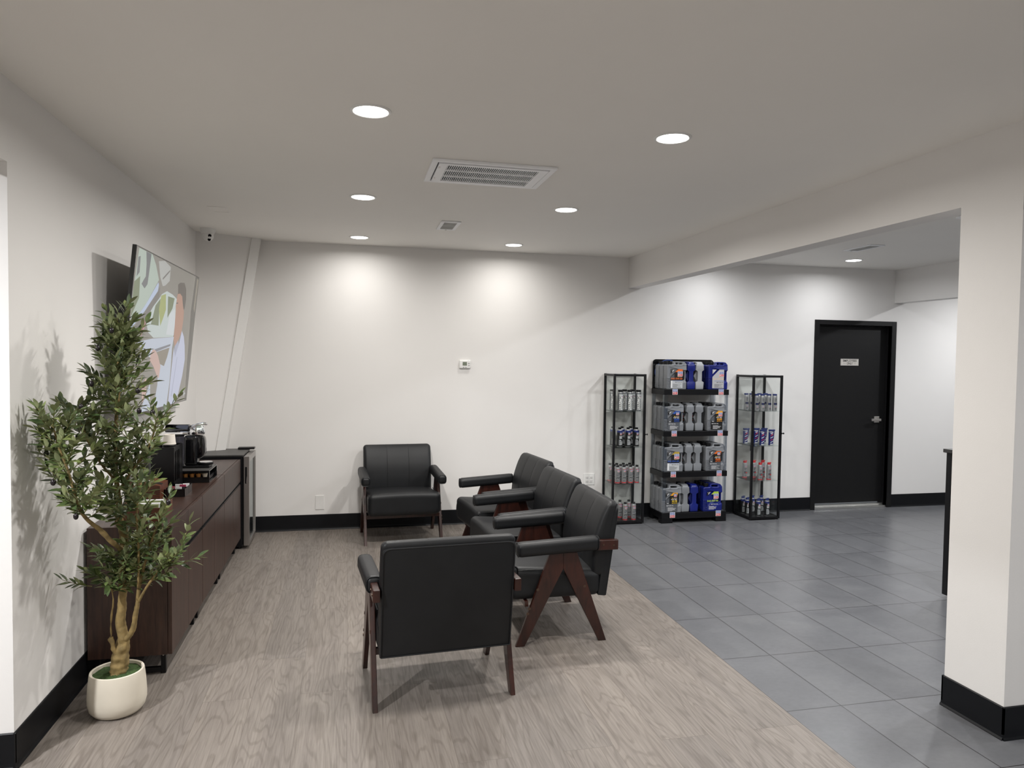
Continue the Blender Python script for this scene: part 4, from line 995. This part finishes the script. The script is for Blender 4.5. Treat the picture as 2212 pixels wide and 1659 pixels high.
def make_jug(bodymat, spec):
    t = thing('oil_jug', '', 'oil jug')
    bm = jug_body(bodymat); obj('body', bm, MAT[bodymat], t, True)
    bm = bmesh.new(); lathe(bm, [(0, 0.256), (0.021, 0.256), (0.021, 0.262), (0.027, 0.263), (0.0265, 0.287), (0.024, 0.290), (0, 0.290)], 24, c=(-0.062, 0)); obj('cap', bm, MAT['blackplastic'], t, True)
    y = -JT/2-0.0006; e = 0.0003; bm = bmesh.new()
    top, mid, grade, gcol, bot, btxt, circ, series = spec
    # small slanted badge with a white stripe
    poly(bm, [(-0.060, 0.215), (-0.018, 0.215), (-0.060, 0.168)], y, JI['black' if top != 'silver' else 'silver'])
    poly(bm, [(-0.050, 0.188), (-0.044, 0.188), (-0.026, 0.210), (-0.033, 0.210)], y-e, JI['white']); text_bm(bm, 'made in', 0.007, -0.045, 0.205, y-e, JI['white'], 0.02)
    if mid != 'none':
        poly(bm, [(0.010, 0.215), (0.057, 0.215), (0.057, 0.10), (-0.060, 0.10), (-0.060, 0.140)], y, JI[mid])
        poly(bm, [(-0.060, 0.10), (0.057, 0.10), (0.057, 0.022), (-0.060, 0.022)], y, JI[bot])
    poly(bm, [(0.010, 0.215), (0.057, 0.215), (0.057, 0.186), (-0.017, 0.186)], y-e, JI[top])
    if mid == 'black': poly(bm, [(-0.058, 0.140), (-0.058, 0.112), (-0.025, 0.112), (-0.025, 0.166)], y-e, JI['darkgrey'])
    if circ:
        f_ = [(0.034+0.021*cos(a_), 0.188+0.021*sin(a_)) for a_ in [2*pi*k_/20 for k_ in range(20)]]; poly(bm, f_, y-2*e, JI['black']); logo(bm, 0.034, 0.188, 0.026, y-3*e, JI)
    else: logo(bm, 0.034 if series else 0.032, 0.178 if series else 0.168, 0.036 if series else 0.045, y-3*e, JI)
    if series:
        text_bm(bm, 'TOP TEC', 0.013, 0.022, 0.145, y-2*e, JI['white'], 0.03, width=0.058); text_bm(bm, series, 0.024, 0.026, 0.128, y-2*e, JI[gcol], 0.04, width=0.052)
        text_bm(bm, grade, 0.013, 0.026, 0.109, y-2*e, JI[gcol], 0.03, width=0.052); text_bm(bm, 'SYN', 0.011, -0.040, 0.106, y-2*e, JI['white'], 0.03)
        rect(bm, 0.0, 0.010, 0.156, 0.163, y-2*e, JI['yellow']); rect(bm, 0.013, 0.05, 0.157, 0.161, y-2*e, JI['beige'])
    else:
        rect(bm, 0.008, 0.016, 0.136, 0.141, y-2*e, JI['yellow']); rect(bm, 0.018, 0.05, 0.137, 0.140, y-2*e, JI['beige'])
        text_bm(bm, grade, 0.023, -0.002, 0.118, y-2*e, JI[gcol], 0.03, width=0.112)
    text_bm(bm, 'MOTOR OIL', 0.013, 0.018 if not series else -0.018, 0.083, y-2*e, JI[btxt], 0.012, width=0.068)
    if not series:
        rect(bm, -0.058, -0.046, 0.026, 0.096, y-e, JI['white'] if bot == 'lightgrey' else JI[bot]); rect(bm, -0.038, 0.055, 0.096, 0.0985, y-2*e, JI['royal'])
    rr = random.Random(hash(grade) % 7 if False else len(grade)+len(top))
    for k_ in range(5): rect(bm, -0.040, -0.040+0.085*rr.uniform(0.5, 1.0), 0.030+k_*0.008, 0.0325+k_*0.008, y-2*e, JI[btxt])
    for v in bm.verts: v.co.x = v.co.x*1.14-0.001; v.co.z = (v.co.z-0.022)*1.02+0.013
    flatobj('label_print', bm, JL, t)
    return t
# spec: top colour, field, grade, grade colour, lower field, lower text, round badge, series
SPECS = {
 (3, 'L'): ('jug_grey', ('orange', 'black', 'SAE 5W-30', 'orange', 'lightgrey', 'black', False, None), 'grey', 'orange SAE 5W-30 label'),
 (3, 'R'): ('jug_blue', ('silver', 'silver', 'SAE 5W-40', 'beige', 'silver', 'black', False, None), 'blue', 'silver label'),
 (2, 'L'): ('jug_grey', ('royal', 'black', 'SAE 0W-20', 'royal', 'darkgrey', 'white', True, '6600'), 'grey', 'blue-topped TOP TEC label'),
 (2, 'R'): ('jug_grey', ('amber', 'black', 'SAE 0W-20', 'amber', 'black', 'white', False, '6200'), 'grey', 'amber TOP TEC 6200 label'),
 (1, 'L'): ('jug_grey', ('gold', 'black', 'SAE 0W-30', 'royal', 'lightgrey', 'black', False, None), 'grey', 'gold-topped SAE 0W-30 label'),
 (1, 'R'): ('jug_grey', ('orange', 'black', 'SAE 5W-30', 'orange', 'darkgrey', 'white', True, '4200'), 'grey', 'orange TOP TEC 4200 label'),
 (0, 'L'): ('jug_grey', ('amber', 'black', 'SAE 5W-40', 'yellow', 'darkgrey', 'white', True, '4110'), 'grey', 'yellow TOP TEC 4110 label'),
 (0, 'R'): ('jug_blue', ('lime', 'none', 'SAE 0W-40', 'lime', 'blue', 'white', False, None), 'blue', 'green SAE 0W-40 label'),
}
TN = ['bottom tier', 'second lowest tier', 'second highest tier', 'top tier']
JX = {3: (3.318, 3.487, 3.585, 3.790), 2: (3.296, 3.485, 3.590, 3.785), 1: (3.300, 3.482, 3.583, 3.778), 0: (3.291, 3.452, 3.553, 3.760)}; jp = {}
for (tier, side), (bmat, spec, colr, words) in SPECS.items():
    z = TIER[tier][1]+0.0003
    xl = JX[tier][0] if side == 'L' else JX[tier][3]
    for k_, (dy, rn) in enumerate(((0, 'front'), (0.100, 'middle'), (0.200, 'rear'))):
        x = xl + (0.0 if side == 'R' else -0.002*k_); y = RY0+0.052+dy
        lab = f'{colr} oil jug with {words}, {rn} of the {"left" if side=="L" else "right"} file'
        if k_ == 0: j = make_jug(bmat, spec); j.location = (x, y, z); j['label'] = lab; jp[(tier, side)] = j
        else: j = dup(jp[(tier, side)], (x, y, z), None, lab)
        j['group'] = f'oil jugs on the {TN[tier]} of the oil rack'
for tier, cols in ((3, ('jug_blue', 'jug_silver')), (2, ('jug_grey', 'jug_grey')), (1, ('jug_grey', 'jug_grey')), (0, ('jug_grey', 'jug_blue'))):
    for i, bmat in enumerate(cols):
        src = [j for (k2, j) in jp.items() if SPECS[k2][0] == ('jug_blue' if bmat == 'jug_blue' else 'jug_grey')][0]
        x = JX[tier][1+i]
        cname = {'jug_blue': 'blue', 'jug_grey': 'grey', 'jug_silver': 'silver'}[bmat]
        j = dup(src, (x, RY0+0.128, TIER[tier][1]+0.0003), R(-90), f'{cname} oil jug turned handle-first, {"left" if i==0 else "right"} of the pair on the {TN[tier]}')
        j['group'] = f'oil jugs on the {TN[tier]} of the oil rack'
        if bmat == 'jug_silver':
            b_ = [c for c in j.children if c.name.startswith('body')][0]; b_.data = b_.data.copy(); b_.data.materials[0] = MAT['jug_silver']

# ------------------------------------------------------------------ things on the sideboard
ZT = 0.8003
t = thing('capsule_drawer', 'black coffee capsule drawer with gold pods under the coffee machine', 'drawer box', (-1.095, 5.445, ZT))
bm = bmesh.new(); hx, hy = 0.150, 0.150
box(bm, -hx, hx, -hy, hy, 0.078, 0.084, 0.002); box(bm, -hx, hx, -hy+0.002, hy, 0, 0.006); box(bm, -hx, -hx+0.006, -hy, hy, 0.006, 0.078)
for yy in (-hy, hy-0.012): box(bm, hx-0.012, hx, yy, yy+0.012, 0.006, 0.078)
box(bm, -hx+0.006, hx-0.012, hy-0.006, hy, 0.006, 0.078); box(bm, -hx+0.006, hx-0.012, -hy, -hy+0.005, 0.006, 0.040)
box(bm, -hx+0.006, hx-0.012, -hy, -hy+0.005, 0.070, 0.078)
obj('shell', bm, MAT['glossblack'], t)
obj('tray', bx(-hx+0.010, hx-0.018, -hy+0.008, hy-0.01, 0.010, 0.030), MAT['blackplastic'], t)
bm = bx(-hx+0.004, hx-0.004, -hy+0.004, hy-0.004, 0.0845, 0.0865); obj('top_plate', bm, MAT['fridgetop'], t)
for i in range(4):
    bm = bmesh.new(); lathe(bm, [(0, 0.030), (0.0135, 0.030), (0.0185, 0.052), (0.0185, 0.055), (0, 0.058)], 20)
    for v in bm.verts: v.co += Vector((0.115-0.042*i, -0.118, 0.008))
    tag(obj('coffee_capsule', bm, flat('podgold', 214, 150, 86, 0.25, 0.6) if i else flat('podwhite', 226, 214, 196, 0.3, 0.3)),
        f'{"pale" if i == 0 else "gold"} coffee capsule in the drawer under the machine, {ORD[i]} from the right', 'coffee capsule', 'coffee capsules in the drawer').location = (-1.095, 5.445, ZT)

t = thing('coffee_machine', 'black capsule coffee machine with chrome head on the sideboard', 'coffee machine', (-1.08, 5.47, ZT+0.087))
K = MAT['glossblack']
bm = bmesh.new(); box(bm, -0.165, 0.115, -0.06, 0.06, 0, 0.018, 0.006); obj('base', bm, MAT['blackplastic'], t)
bm = bmesh.new(); lathe(bm, [(0, 0.018), (0.050, 0.018), (0.052, 0.022), (0.052, 0.032), (0.049, 0.035), (0, 0.035)], 32, c=(0.080, 0)); tr_ = obj('drip_tray', bm, MAT['blackplastic'], t, True)
bm = bmesh.new(); lathe(bm, [(0, 0.0355), (0.046, 0.0355), (0.046, 0.038), (0, 0.038)], 32, c=(0.080, 0)); obj('drip_grid', bm, MAT['chrome'], tr_, True)
o_ = obj('body', rbox(0.045, 0.055, 0.108, 0.02, 3), K, t, 'all'); o_.location = (-0.012, 0, 0.124)
bm = bmesh.new(); prism(bm, round_poly([(0.02, 0.235), (0.072, 0.225), (0.080, 0.19), (0.080, 0.10), (0.062, 0.070), (0.02, 0.060)], [0, 0.02, 0.02, 0.03, 0.02, 0], 5), -0.036, 0.036, 'y', bev=0.008); obj('brew_head', bm, K, t, True)
bm = bmesh.new(); lathe(bm, [(0, 0.236), (0.056, 0.236), (0.058, 0.240), (0.060, 0.262), (0.056, 0.285), (0.044, 0.300), (0.022, 0.308), (0, 0.310)], 36, c=(0.018, 0), squash=(1.0, 0.95)); hd = obj('chrome_head', bm, MAT['chrome'], t, True)
bm = bmesh.new(); pts_ = smooth_path([(-0.015, 0.056, 0.285), (0.02, 0.052, 0.306), (0.065, 0.040, 0.312), (0.088, 0.0, 0.308), (0.065, -0.040, 0.312), (0.02, -0.052, 0.306), (-0.015, -0.056, 0.285)], 8)
tube(bm, pts_, 0.0065, 12); obj('lever', bm, MAT['chrome'], hd, True)
bm = bmesh.new(); cyl(bm, (0, 0.272), 0.036, -0.180, -0.030, 48, axis='x'); bmesh.ops.scale(bm, vec=(1, 1.35, 1), verts=bm.verts); obj('top_housing', bm, pm('dark_chrome', (0.16, 0.165, 0.18, 1), 0.08, metal=1), t, True)
bm = bmesh.new(); box(bm, -0.182, -0.028, -0.051, 0.051, 0.236, 0.262, 0.006); obj('chrome_band', bm, MAT['chrome'], t)
bm = bmesh.new(); lathe(bm, [(0, 0.02), (0.046, 0.02), (0.048, 0.225), (0, 0.225)], 28, c=(-0.112, 0)); obj('water_tank', bm, MAT['tank'], t, True)
bm = bmesh.new(); lathe(bm, [(0, 0.2255), (0.050, 0.2255), (0.050, 0.232), (0, 0.232)], 28, c=(-0.112, 0)); obj('tank_lid', bm, MAT['blackplastic'], t, True)

t = thing('cup_organizer', 'open black box of cups and lids on the sideboard beside the coffee machine', 'organizer', (-1.187, 5.162, ZT))
bm = bmesh.new(); hx, hy, hh = 0.071, 0.122, 0.284
box(bm, -hx, hx, -hy, hy, 0, 0.004); box(bm, -hx, hx, -hy, -hy+0.004, 0.004, hh); box(bm, -hx, hx, hy-0.004, hy, 0.004, hh); box(bm, -hx, -hx+0.004, -hy+0.004, hy-0.004, 0.004, hh)
# right side with three tall slots
ys_ = [(-hy+0.004, -hy+0.022), (-hy+0.052, -hy+0.070), (-hy+0.100, -hy+0.118), (-hy+0.148, hy-0.004)]
for a, b in ys_: box(bm, hx-0.004, hx, a, b, 0.055, hh-0.03)
box(bm, hx-0.004, hx, -hy+0.004, hy-0.004, 0.004, 0.055); box(bm, hx-0.004, hx, -hy+0.004, hy-0.004, hh-0.03, hh)
obj('box_shell', bm, MAT['blackplastic'], t)
for k_ in range(5):
    bm = bmesh.new(); z_ = 0.238+k_*0.011; lathe(bm, [(0, z_), (0.044, z_), (0.0445, z_+0.004), (0.042, z_+0.005), (0.040, z_+0.009), (0, z_+0.009)], 30)
    o_ = obj('cup_lid', bm, MAT['blackplastic'], None, True); o_.location = (-1.165, 5.13, ZT)
    tag(o_, f'black plastic cup lid under the white cup, {["lowest", "second lowest", "middle", "second highest", "topmost"][k_]} of five', 'cup lid', 'black cup lids in the stack')
bm = bmesh.new(); lathe(bm, [(0.0385, 0.294), (0.0415, 0.294), (0.0415, 0.300), (0.0395, 0.302), (0.034, 0.358), (0.032, 0.360), (0.032, 0.354), (0, 0.354)], 32)
o_ = obj('paper_cup', bm, INK['cream'], None, True); o_.location = (-1.165, 5.13, ZT); tag(o_, 'white paper cup turned upside down on the black lids', 'cup')

t = thing('tea_chest', 'wooden tea box with its ribbed lid open, behind the tree leaves', 'wooden box', (-1.09, 4.24, ZT))
bm = bmesh.new(); hx, hy, hh = 0.115, 0.12, 0.070
box(bm, -hx, hx, -hy, hy, 0, 0.008); box(bm, -hx, hx, -hy, -hy+0.01, 0.008, hh, 0.001); box(bm, -hx, hx, hy-0.01, hy, 0.008, hh, 0.001); box(bm, -hx, -hx+0.01, -hy+0.01, hy-0.01, 0.008, hh); box(bm, hx-0.01, hx, -hy+0.01, hy-0.01, 0.008, hh)
obj('box_body', bm, MAT['teawood'], t)
bm = bmesh.new(); cyl(bm, (0.0, 0.078), 0.006, hx, hx+0.006, 12, axis='x'); obj('clasp', bm, flat('brass', 200, 160, 90, 0.3, 0.8), t, True)
for i in range(4):
    bm = bmesh.new(); y_ = -0.078+i*0.048; box(bm, -0.085, 0.085, y_-0.010, y_+0.010, 0.010, 0.078)
    for v in bm.verts:
        if v.co.z > 0.05: v.co.y += 0.012
    o_ = obj('tea_packet', bm, INK['white'] if i % 2 else flat('teagreen', 118, 128, 84), None); o_.location = (-1.09, 4.24, ZT)
    tag(o_, f'{"white" if i % 2 else "pale green"} tea packet row in the wooden box, {ORD[i]} from the near side', 'tea packet', 'tea packets in the wooden box')
t = thing('wooden_organizer', 'ribbed dark wooden box with a black and white label band, behind the leaves', 'wooden box', (-1.222, 4.80, ZT))
bm = bmesh.new(); vs = box(bm, -0.09, 0.10, -0.10, 0.10, 0, 0.135)
for v in vs:
    if v.co.x > 0 and v.co.z > 0.1: v.co.z -= 0.045
obj('box_body', bm, MAT['teawood'], t)
bm = bmesh.new()
for i in range(7): box(bm, -0.09, 0.10, -0.1015, -0.0998, 0.010+i*0.012, 0.013+i*0.012)
obj('rib', bm, MAT['walnut'], t)
bm = bmesh.new(); vs = box(bm, -0.09, 0.10, -0.06, -0.02, 0.1355, 0.137)
for v in vs:
    if v.co.x > 0: v.co.z -= 0.045
lb = obj('label_band', bm, INK['black'], t)
bm = bmesh.new()
for i in range(4):
    tube(bm, [(-0.03+0.024*i+0.009*cos(a_), -0.04+0.010*sin(a_), 0.1376-(0.06+0.024*i)*0.237) for a_ in [2*pi*q_/12 for q_ in range(13)]], 0.002, 5)
obj('label_mark', bm, INK['white'], lb)
t = thing('condiment_caddy', 'low black caddy of pink and white packets in front of the capsule drawer', 'caddy', (-1.06, 4.90, ZT))
bm = bmesh.new(); hx, hy = 0.06, 0.11
box(bm, -hx, hx, -hy, hy, 0, 0.004); box(bm, -hx, -hx+0.003, -hy, hy, 0.004, 0.05); box(bm, hx-0.003, hx, -hy, hy, 0.004, 0.05); box(bm, -hx, hx, -hy, -hy+0.003, 0.004, 0.05); box(bm, -hx, hx, hy-0.003, hy, 0.004, 0.05); box(bm, -hx, hx, -0.0015, 0.0015, 0.004, 0.045)
obj('tray', bm, MAT['glossblack'], t)
for i, (dx_, dy_, c_, w_) in enumerate(((0.02, 0.03, 'pink', 'pink'), (-0.01, 0.05, 'white', 'white'), (0.03, 0.075, 'white', 'white'), (0.01, -0.05, 'white', 'white'), (-0.03, -0.03, 'pink', 'pink'))):
    bm = bmesh.new(); box(bm, -0.02, 0.02, -0.003, 0.003, 0.006, 0.054, 0.001)
    o_ = obj('sugar_packet', bm, INK[c_]); o_.location = (-1.06+dx_, 4.90+dy_, ZT); o_.rotation_euler = (0, 0, R(14*((i % 3)-1)))
    tag(o_, f'{w_} sugar packet in the black caddy, {ORD[i]} in its tray', 'sugar packet', 'sugar packets in the caddy')

# ------------------------------------------------------------------ olive tree
PX, PY = -1.063, 3.655
t = thing('potted_olive_tree', 'artificial olive tree in a cream pot at the left wall, in front of the television', 'potted tree', (PX, PY, 0)); tree = t
bm = bmesh.new(); lathe(bm, [(0, 0.0), (0.085, 0.0), (0.104, 0.007), (0.119, 0.026), (0.126, 0.055), (0.1265, 0.085), (0.123, 0.14), (0.117, 0.192), (0.115, 0.199), (0.110, 0.201), (0.105, 0.198), (0.104, 0.170), (0.0, 0.170)], 56)
obj('pot', bm, MAT['pot'], t, True)
rnd = random.Random(5)
bm = bmesh.new(); bmesh.ops.create_circle(bm, cap_ends=False, segments=48, radius=0.1035)
bmesh.ops.delete(bm, geom=bm.faces, context='FACES_ONLY'); bm.free()
bm = bmesh.new(); rings = []
for k_ in range(13):
    rr_ = 0.1035*k_/12; z_ = 0.188-0.004*(k_/12)**2
    if k_ == 0: rings.append([bm.verts.new((0, 0, z_))])
    else: rings.append([bm.verts.new((rr_*cos(2*pi*i/44), rr_*sin(2*pi*i/44), z_+rnd.uniform(-0.003, 0.003))) for i in range(44)])
for a, b in zip(rings, rings[1:]):
    for i in range(44):
        j = (i+1) % 44
        bm.faces.new([a[0], b[i], b[j]] if len(a) == 1 else [a[i], b[i], b[j], a[j]])
obj('moss', bm, MAT['moss'], t, True)
def L3(p): return Vector((p[0]-PX, p[1]-PY, p[2]))
def bark_tube(bm, pts, rads, k=6, n=14, wob=0.06, seed=1):
    P = smooth_path([L3(p) for p in pts], k); m_ = len(P); rr = random.Random(seed); out = []
    for i in range(m_):
        u = i/(m_-1)*(len(rads)-1); a = int(min(u, len(rads)-2)); r_ = rads[a]*(1-(u-a))+rads[a+1]*(u-a)
        out.append(r_*(1+rr.uniform(-wob, wob)))
    tube(bm, P, out, n)
bm = bmesh.new()
trunk = [(-1.056, 3.655, 0.180), (-1.053, 3.655, 0.225), (-1.045, 3.655, 0.285), (-1.034, 3.655, 0.345), (-1.047, 3.655, 0.415), (-1.041, 3.655, 0.50), (-1.037, 3.655, 0.578), (-1.039, 3.655, 0.68), (-1.031, 3.655, 0.76), (-1.030, 3.65, 0.85), (-1.046, 3.64, 0.93), (-1.042, 3.63, 1.00), (-1.052, 3.62, 1.138), (-1.050, 3.62, 1.375), (-1.038, 3.62, 1.51), (-1.039, 3.62, 1.644), (-1.035, 3.62, 1.80)]
bark_tube(bm, trunk, [0.040, 0.038, 0.033, 0.025, 0.022, 0.020, 0.018, 0.017, 0.017, 0.019, 0.015, 0.012, 0.010, 0.008, 0.006, 0.005, 0.003], 9, 24, 0.05, 2)
rb = [(-1.034, 3.65, 0.335), (-1.006, 3.64, 0.362), (-0.985, 3.635, 0.405), (-0.976, 3.63, 0.46), (-0.967, 3.63, 0.516), (-0.958, 3.63, 0.60), (-0.92, 3.62, 0.755), (-0.883, 3.61, 0.865)]
bark_tube(bm, rb, [0.015, 0.014, 0.012, 0.011, 0.010, 0.008, 0.006, 0.004], 6, 12, 0.07, 3)
r2 = [(-0.965, 3.63, 0.52), (-0.921, 3.61, 0.60), (-0.856, 3.60, 0.687), (-0.79, 3.59, 0.723)]
bark_tube(bm, r2, [0.007, 0.006, 0.004, 0.003], 5, 10, 0.05, 4)
r3 = [(-0.955, 3.60, 0.60), (-0.947, 3.58, 0.782), (-0.951, 3.57, 0.972), (-0.93, 3.56, 1.10)]
bark_tube(bm, r3, [0.006, 0.005, 0.004, 0.003], 5, 10, 0.05, 6)
ls = [(-1.052, 3.64, 0.265), (-1.070, 3.635, 0.300), (-1.078, 3.63, 0.345), (-1.080, 3.63, 0.366)]
bark_tube(bm, ls, [0.013, 0.012, 0.011, 0.009], 4, 12, 0.05, 5)
ls2 = [(-1.080, 3.63, 0.362), (-1.080, 3.63, 0.447), (-1.070, 3.63, 0.547), (-1.085, 3.62, 0.64)]
bark_tube(bm, ls2, [0.0045, 0.004, 0.004, 0.003], 5, 8, 0.03, 7)
lbr = [(-1.028, 3.64, 0.77), (-1.045, 3.55, 0.83), (-1.086, 3.50, 0.907), (-1.12, 3.45, 0.965), (-1.13, 3.38, 1.04), (-1.155, 3.35, 1.184), (-1.185, 3.33, 1.30), (-1.205, 3.32, 1.40)]
bark_tube(bm, lbr, [0.013, 0.012, 0.010, 0.008, 0.007, 0.005, 0.004, 0.003], 6, 12, 0.06, 8)
ur = [(-1.045, 3.62, 1.05), (-0.98, 3.60, 1.15), (-0.90, 3.58, 1.27), (-0.86, 3.57, 1.40)]
bark_tube(bm, ur, [0.006, 0.005, 0.004, 0.003], 5, 8, 0.04, 9)
ul = [(-1.05, 3.62, 1.10), (-1.12, 3.58, 1.22), (-1.17, 3.56, 1.36), (-1.19, 3.55, 1.45)]
bark_tube(bm, ul, [0.006, 0.005, 0.004, 0.003], 5, 8, 0.04, 10)
from mathutils import noise as mn
bm.normal_update()
for v in bm.verts:
    p_ = v.co.copy(); k_ = 0.010 if p_.z < 0.36 else (0.004 if p_.z < 0.9 else 0.0015)
    if abs(p_.x) > 0.05: k_ *= 0.4
    v.co += v.normal*(mn.noise(p_*38)*k_+mn.noise(p_*Vector((90, 90, 40)))*k_*0.45)
obj('trunk', bm, MAT['bark'], t, 'all')
tw = bmesh.new(); lv = bmesh.new(); rl = random.Random(11)
def leaf(p, d, size, roll):
    d = d.normalized(); side = d.cross(Vector((0, 0, 1)))
    if side.length < 0.1: side = Vector((1, 0, 0))
    side.normalize(); nrm_ = side.cross(d).normalized()
    q_ = Matrix.Rotation(roll, 3, d); side = q_ @ side; nrm_ = q_ @ nrm_
    L_ = size; W_ = size*rl.uniform(0.155, 0.20); droop = rl.uniform(-0.02, 0.30)
    st = [(0, 0.08), (0.18, 0.62), (0.42, 1.0), (0.68, 0.85), (0.88, 0.42), (1.0, 0.02)]
    rows = []
    for u, w_ in st:
        c_ = p+d*(L_*u)-nrm_*(droop*L_*u*u)+nrm_*0
        rows.append((lv.verts.new(c_-side*W_*w_+nrm_*W_*w_*0.18), lv.verts.new(c_), lv.verts.new(c_+side*W_*w_+nrm_*W_*w_*0.18)))
    if any(v.co.x+PX < XL+0.012 or v.co.y+PY > 3.985 for r_ in rows for v in r_):
        for r_ in rows:
            for v in r_: lv.verts.remove(v)
        return
    for a, b in zip(rows, rows[1:]):
        lv.faces.new([a[0], a[1], b[1], b[0]]); lv.faces.new([a[1], a[2], b[2], b[1]])
def twig(p, d, L_, n=9):
    p = L3(p)
    d = d.normalized(); pts_ = []
    bend = Vector((rl.uniform(-0.2, 0.2), rl.uniform(-0.2, 0.2), 0.35))
    for i in range(6):
        u = i/5; pts_.append(p+d*(L_*u)+bend*(L_*u*u*0.5))
    for q_ in pts_:
        q_.x = max(q_.x, XL+0.02-PX); q_.y = min(q_.y, 3.96-PY)
    tube(tw, pts_, [0.0024, 0.0022, 0.002, 0.0018, 0.0014, 0.001], 5)
    ph = rl.uniform(0, pi)
    for i in range(n):
        u = 0.12+0.88*(i+rl.uniform(-0.2, 0.2))/(n-1) if n > 1 else 1
        u = min(1.0, max(0.05, u)); f_ = u*5; a = min(4, int(f_)); c_ = pts_[a].lerp(pts_[a+1], f_-a); ax = (pts_[a+1]-pts_[a]).normalized()
        s0 = ax.cross(Vector((0.3, 0.2, 1))).normalized()
        for s_ in (0, pi):
            ang = ph+s_+(pi/2 if i % 2 else 0)+rl.uniform(-0.4, 0.4)
            out = Matrix.Rotation(ang, 3, ax) @ s0
            spread = rl.uniform(0.55, 1.1) if u < 0.95 else rl.uniform(0.2, 0.6)
            leaf(c_, ax*1.0+out*spread, rl.uniform(0.044, 0.068), rl.uniform(-0.7, 0.7))
def along(path, u):
    P = [Vector(p) for p in path]; f_ = u*(len(P)-1); a = min(len(P)-2, int(f_)); return P[a].lerp(P[a+1], f_-a)
def spray(path, u0, u1, n, length, outk=1.0, upk=0.8, leaves=8, taper=1.0):
    for i in range(n):
        u = u0+(u1-u0)*(i+rl.random()*0.8)/n; p = along(path, u); a_ = i*2.399+rl.uniform(-0.4, 0.4)
        d_ = Vector((cos(a_)*outk, sin(a_)*outk*0.85, upk*rl.uniform(0.5, 1.3)))
        k_ = (1-(1-taper)*(u-u0)/(u1-u0))
        twig(p, d_, length*k_*rl.uniform(0.75, 1.15), leaves)
crown = [(-1.05, 3.62, 1.10), (-1.050, 3.62, 1.375), (-1.038, 3.62, 1.55), (-1.035, 3.62, 1.68), (-1.03, 3.61, 1.78)]
spray(crown, 0.0, 1.0, 56, 0.19, 1.0, 0.8, 8, 0.42)
spray([(-1.03, 3.61, 1.74), (-1.03, 3.61, 1.80)], 0, 1, 6, 0.11, 0.45, 1.3, 6)
spray(ur, 0.2, 1.0, 15, 0.13, 0.9, 0.8, 7); spray(ul, 0.2, 1.0, 14, 0.12, 0.9, 0.8, 7)
spray(lbr[3:], 0.0, 1.0, 32, 0.13, 1.0, 0.8, 8, 0.85)
spray(trunk[9:13], 0.1, 1.0, 17, 0.15, 1.0, 0.6, 8)
spray(trunk[6:9], 0.0, 1.0, 22, 0.13, 1.0, 0.45, 7)
spray(rb[4:], 0.35, 1.0, 11, 0.11, 0.9, 0.7, 6); spray(r2, 0.4, 1.0, 8, 0.10, 1.0, 0.7, 6); spray(r3, 0.25, 1.0, 12, 0.11, 1.0, 0.8, 6); spray(ls2, 0.75, 1.0, 5, 0.10, 1.0, 0.4, 6)
twig((-0.79, 3.59, 0.74), Vector((0.5, 0, 0.9)), 0.16, 8); twig((-0.82, 3.58, 0.70), Vector((1, 0.1, 0.15)), 0.12, 7); twig((-0.883, 3.61, 0.865), Vector((0.5, 0, 1)), 0.16, 8)
twig((-1.15, 3.60, 0.62), Vector((-1, -0.1, 0.2)), 0.12, 7); twig((-1.02, 3.6, 1.70), Vector((0.9, 0, 1)), 0.15, 7); twig((-1.205, 3.32, 1.36), Vector((-0.4, -0.2, 1)), 0.1, 6)
obj('twigs', tw, MAT['twig'], t, True)
me_l = bpy.data.meshes.new('foliage'); lv.to_mesh(me_l); lv.free(); link('foliage', me_l, MAT['leaf'], t, 'all')
for (x_, y_, z_) in ((-1.04, 3.53, 1.80), (-1.10, 3.54, 1.72), (-1.12, 3.52, 1.56), (-0.93, 3.52, 1.53), (-0.92, 3.5, 1.44), (-0.87, 3.52, 1.43), (-1.15, 3.48, 1.46), (-1.16, 3.47, 1.33), (-1.24, 3.35, 1.27), (-1.19, 3.28, 1.16), (-1.13, 3.35, 1.00), (-0.80, 3.5, 1.02)):
    bm = bmesh.new(); bmesh.ops.create_uvsphere(bm, u_segments=12, v_segments=8, radius=0.0105)
    for v in bm.verts: v.co.z *= 1.35; v.co += Vector((x_-PX, y_-PY, z_))
    tube(bm, [(x_-PX, y_-PY, z_+0.013), (x_-PX+0.01, y_-PY+0.012, z_+0.04)], 0.001, 5)
    obj('olive', bm, MAT['olive'], t, True)
